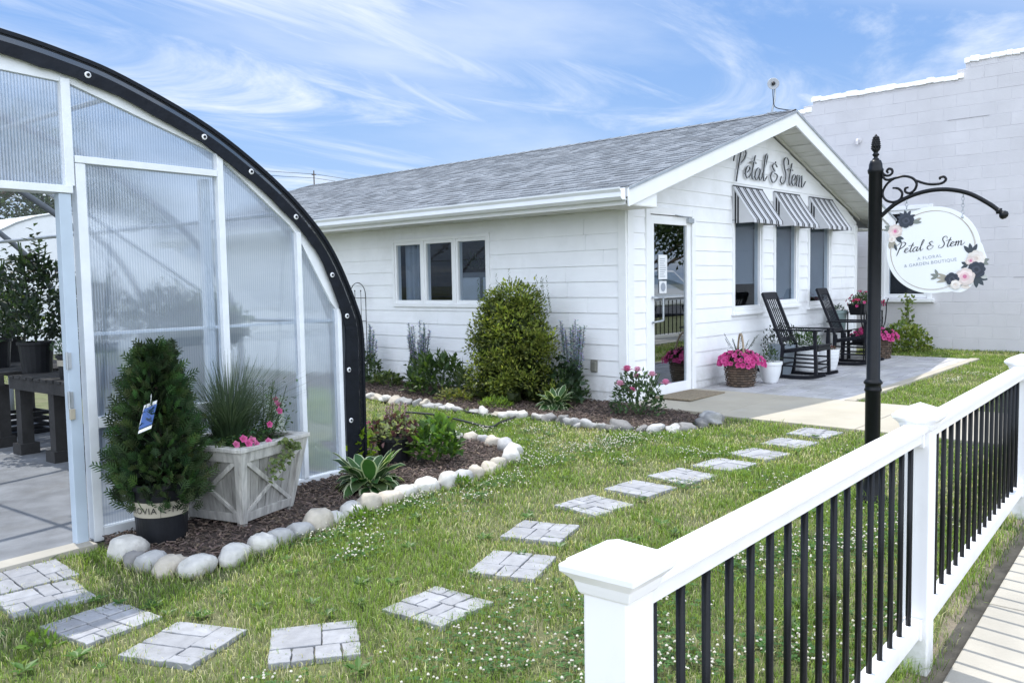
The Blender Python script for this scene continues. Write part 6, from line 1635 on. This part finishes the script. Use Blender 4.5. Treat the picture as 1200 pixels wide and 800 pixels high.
# ------------------------------------------------------------------ trees, wires and street
def tree(x, y, h, w, label, seed, cols, leaf=.26, n=5200):
    random.seed(seed); t = thing('tree', label, 'tree', (x, y, gz(x)), 0); b = MB()
    b.tube([(0, 0, 0), (.1, 0, h * .2), (0, .1, h * .5), (.1, 0, h * .8)], [h * .03, h * .024, h * .016, h * .005], 8); 
    for k in range(8):
        a = k * .9; b.tube([(0, 0, h * (.2 + .05 * k)), (w * .35 * math.cos(a), w * .35 * math.sin(a), h * (.4 + .06 * k))], [h * .012, h * .004], 6)
    b.build('trunk', M_bark, t); b = MB(); cl = []
    for i in range(46):
        a = U(0, 6.28); e = U(-.4, 1.4); r = U(.45, 1); cl.append((w / 2 * r * math.cos(a) * math.cos(e), w / 2 * r * math.sin(a) * math.cos(e), h * .58 + h * .38 * r * math.sin(e), U(.12, .24) * w, U(.6, 1.3)))
    for i in range(n):
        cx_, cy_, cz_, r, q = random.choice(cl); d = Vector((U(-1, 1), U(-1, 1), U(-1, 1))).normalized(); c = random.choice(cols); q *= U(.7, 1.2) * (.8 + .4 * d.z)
        b.leaf(Vector((cx_, cy_, cz_)) + d * r * U(.5, 1.1), d + Vector((U(-1, 1), U(-1, 1), U(-1, 1))), (U(-1, 1), U(-1, 1), 1), leaf, leaf * .6, tuple(v * q for v in c))
    b.build('crown', M_leaf, t)
TC = [(.035, .06, .018), (.05, .085, .022), (.028, .045, .016)]
p = GP(9.3, 33); tree(p.x, p.y, 9.0, 9, 'dark leafy tree behind the hoop house, seen at the left of the greenhouse doorway', 201, TC)
p = GP(15.5, 36); tree(p.x, p.y, 9.0, 10, 'broad dark tree behind the hoop house, seen at the right of the greenhouse doorway', 202, TC)
p = GP(4, 36); tree(p.x, p.y, 8.5, 9, 'tall dark tree blurred behind the ribbed greenhouse transom', 203, TC)
p = GP(22, 40); tree(p.x, p.y, 6.0, 8, 'low dark tree blurred behind the ribbed greenhouse side panels', 204, TC)
for i, (x_, y_, h_, lab) in enumerate(((-6, 27, 9, 'large dark tree left of the greenhouse, added to darken the side window reflection'), (-15, 24, 9, 'unseen dark tree far off to the left, added to darken the right side pane'), (36, -13, 6.2, 'leafy street tree reflected at the top of the shop door glass'), (45, -15, 6.8, 'tall street tree across the road, mirrored in the front windows'), (28, -17, 6, 'rounded street tree across the road'))): tree(x_, y_, h_, 8, lab, 210 + i, [(.06, .10, .03), (.08, .13, .035), (.05, .08, .025)], .3, 3200)  # first two trees are out of view, added to darken side window reflections
def polar(az, d): return (d * math.cos(R(az)), d * math.sin(R(az)))
px_, py_ = polar(55.4, 78)
t = thing('utility_pole', 'distant thin utility pole top with crossarm above the shop roof', 'utility pole', (px_, py_, gz(px_)))
b = MB(); b.tube([(0, 0, 0), (0, 0, 11.35)], [.09, .05], 8); b.build('pole', M_bark, t)
b = MB(); d_ = Vector((math.cos(R(145)), math.sin(R(145)), 0)); b.bar(d_ * -.2 + Vector((0, 0, 11.0)), d_ * .2 + Vector((0, 0, 11.0)), .08, .08); b.build('crossarm', M_bark, t)
for h_, lab in ((11.05, 'upper distant power line left of the shop roof'), (10.7, 'lower distant power line left of the shop roof')):
    x0_, y0_ = polar(80, 60); x1_, y1_ = polar(40, 90); P = []
    t = thing('power_line', lab, 'power line', (px_, py_, h_ + gz(px_))); A_ = Vector((x0_ - px_, y0_ - py_, -.3)); B_ = Vector((x1_ - px_, y1_ - py_, -.9))
    b = MB(); b.tube([A_ * (1 - s) + Vector((0, 0, -1.6 * s * (1 - s))) for s in [i / 10 for i in range(11)]], .018, 5); b.tube([B_ * s + Vector((0, 0, -1.6 * s * (1 - s))) for s in [i / 10 for i in range(11)]], .018, 5); b.build('wire', M_blackplastic, t)
# parked car across the street (mirrored in the door glass)
t = thing('parked_car', 'white car parked across the street, mirrored in the shop door glass', 'car', (23.5, -4.9, gz(20) + .0), 0)
b = MB(); prof = [(-2.3, .35), (2.3, .35), (2.35, .62), (2.25, .86), (1.25, .98), (.55, 1.48), (-1.3, 1.52), (-2.1, 1.05), (-2.32, .92), (-2.36, .6)]
b.prism(prof, -.9, .9, lambda a, c, h: (a, h * (1 if c < 1.0 else .82), c)); b.build('body', M_carpaint, t, bevel=.05)
for s in (-1, 1):
    b = MB(); yy = .9 * s
    def wp(a, c): return (a, s * (.905 - .165 * max(0, (c - .98) / .52)) , c)
    b.add([wp(1.0, 1.03), wp(.5, 1.42), wp(-.32, 1.45), wp(-.32, 1.03)], [(0, 1, 2, 3)]); b.add([wp(-.42, 1.03), wp(-.42, 1.45), wp(-1.25, 1.45), wp(-1.75, 1.08)], [(0, 1, 2, 3)]); b.build('window', M_glass, t)
    for xx in (-1.42, 1.42):
        b = MB(); b.lathe([(.20, -.11), (.33, -.10), (.34, 0), (.33, .10), (.20, .11)], (xx, s * .80, .34), 24, M=Matrix.Rotation(pi / 2, 3, 'X')); w_ = b.build('wheel', M_rubber, t)
        b = MB(); b.lathe([(.20, -.125), (.20, .125)], (xx, s * .80, .34), 16, M=Matrix.Rotation(pi / 2, 3, 'X')); b.build('rim', M_galv, w_)
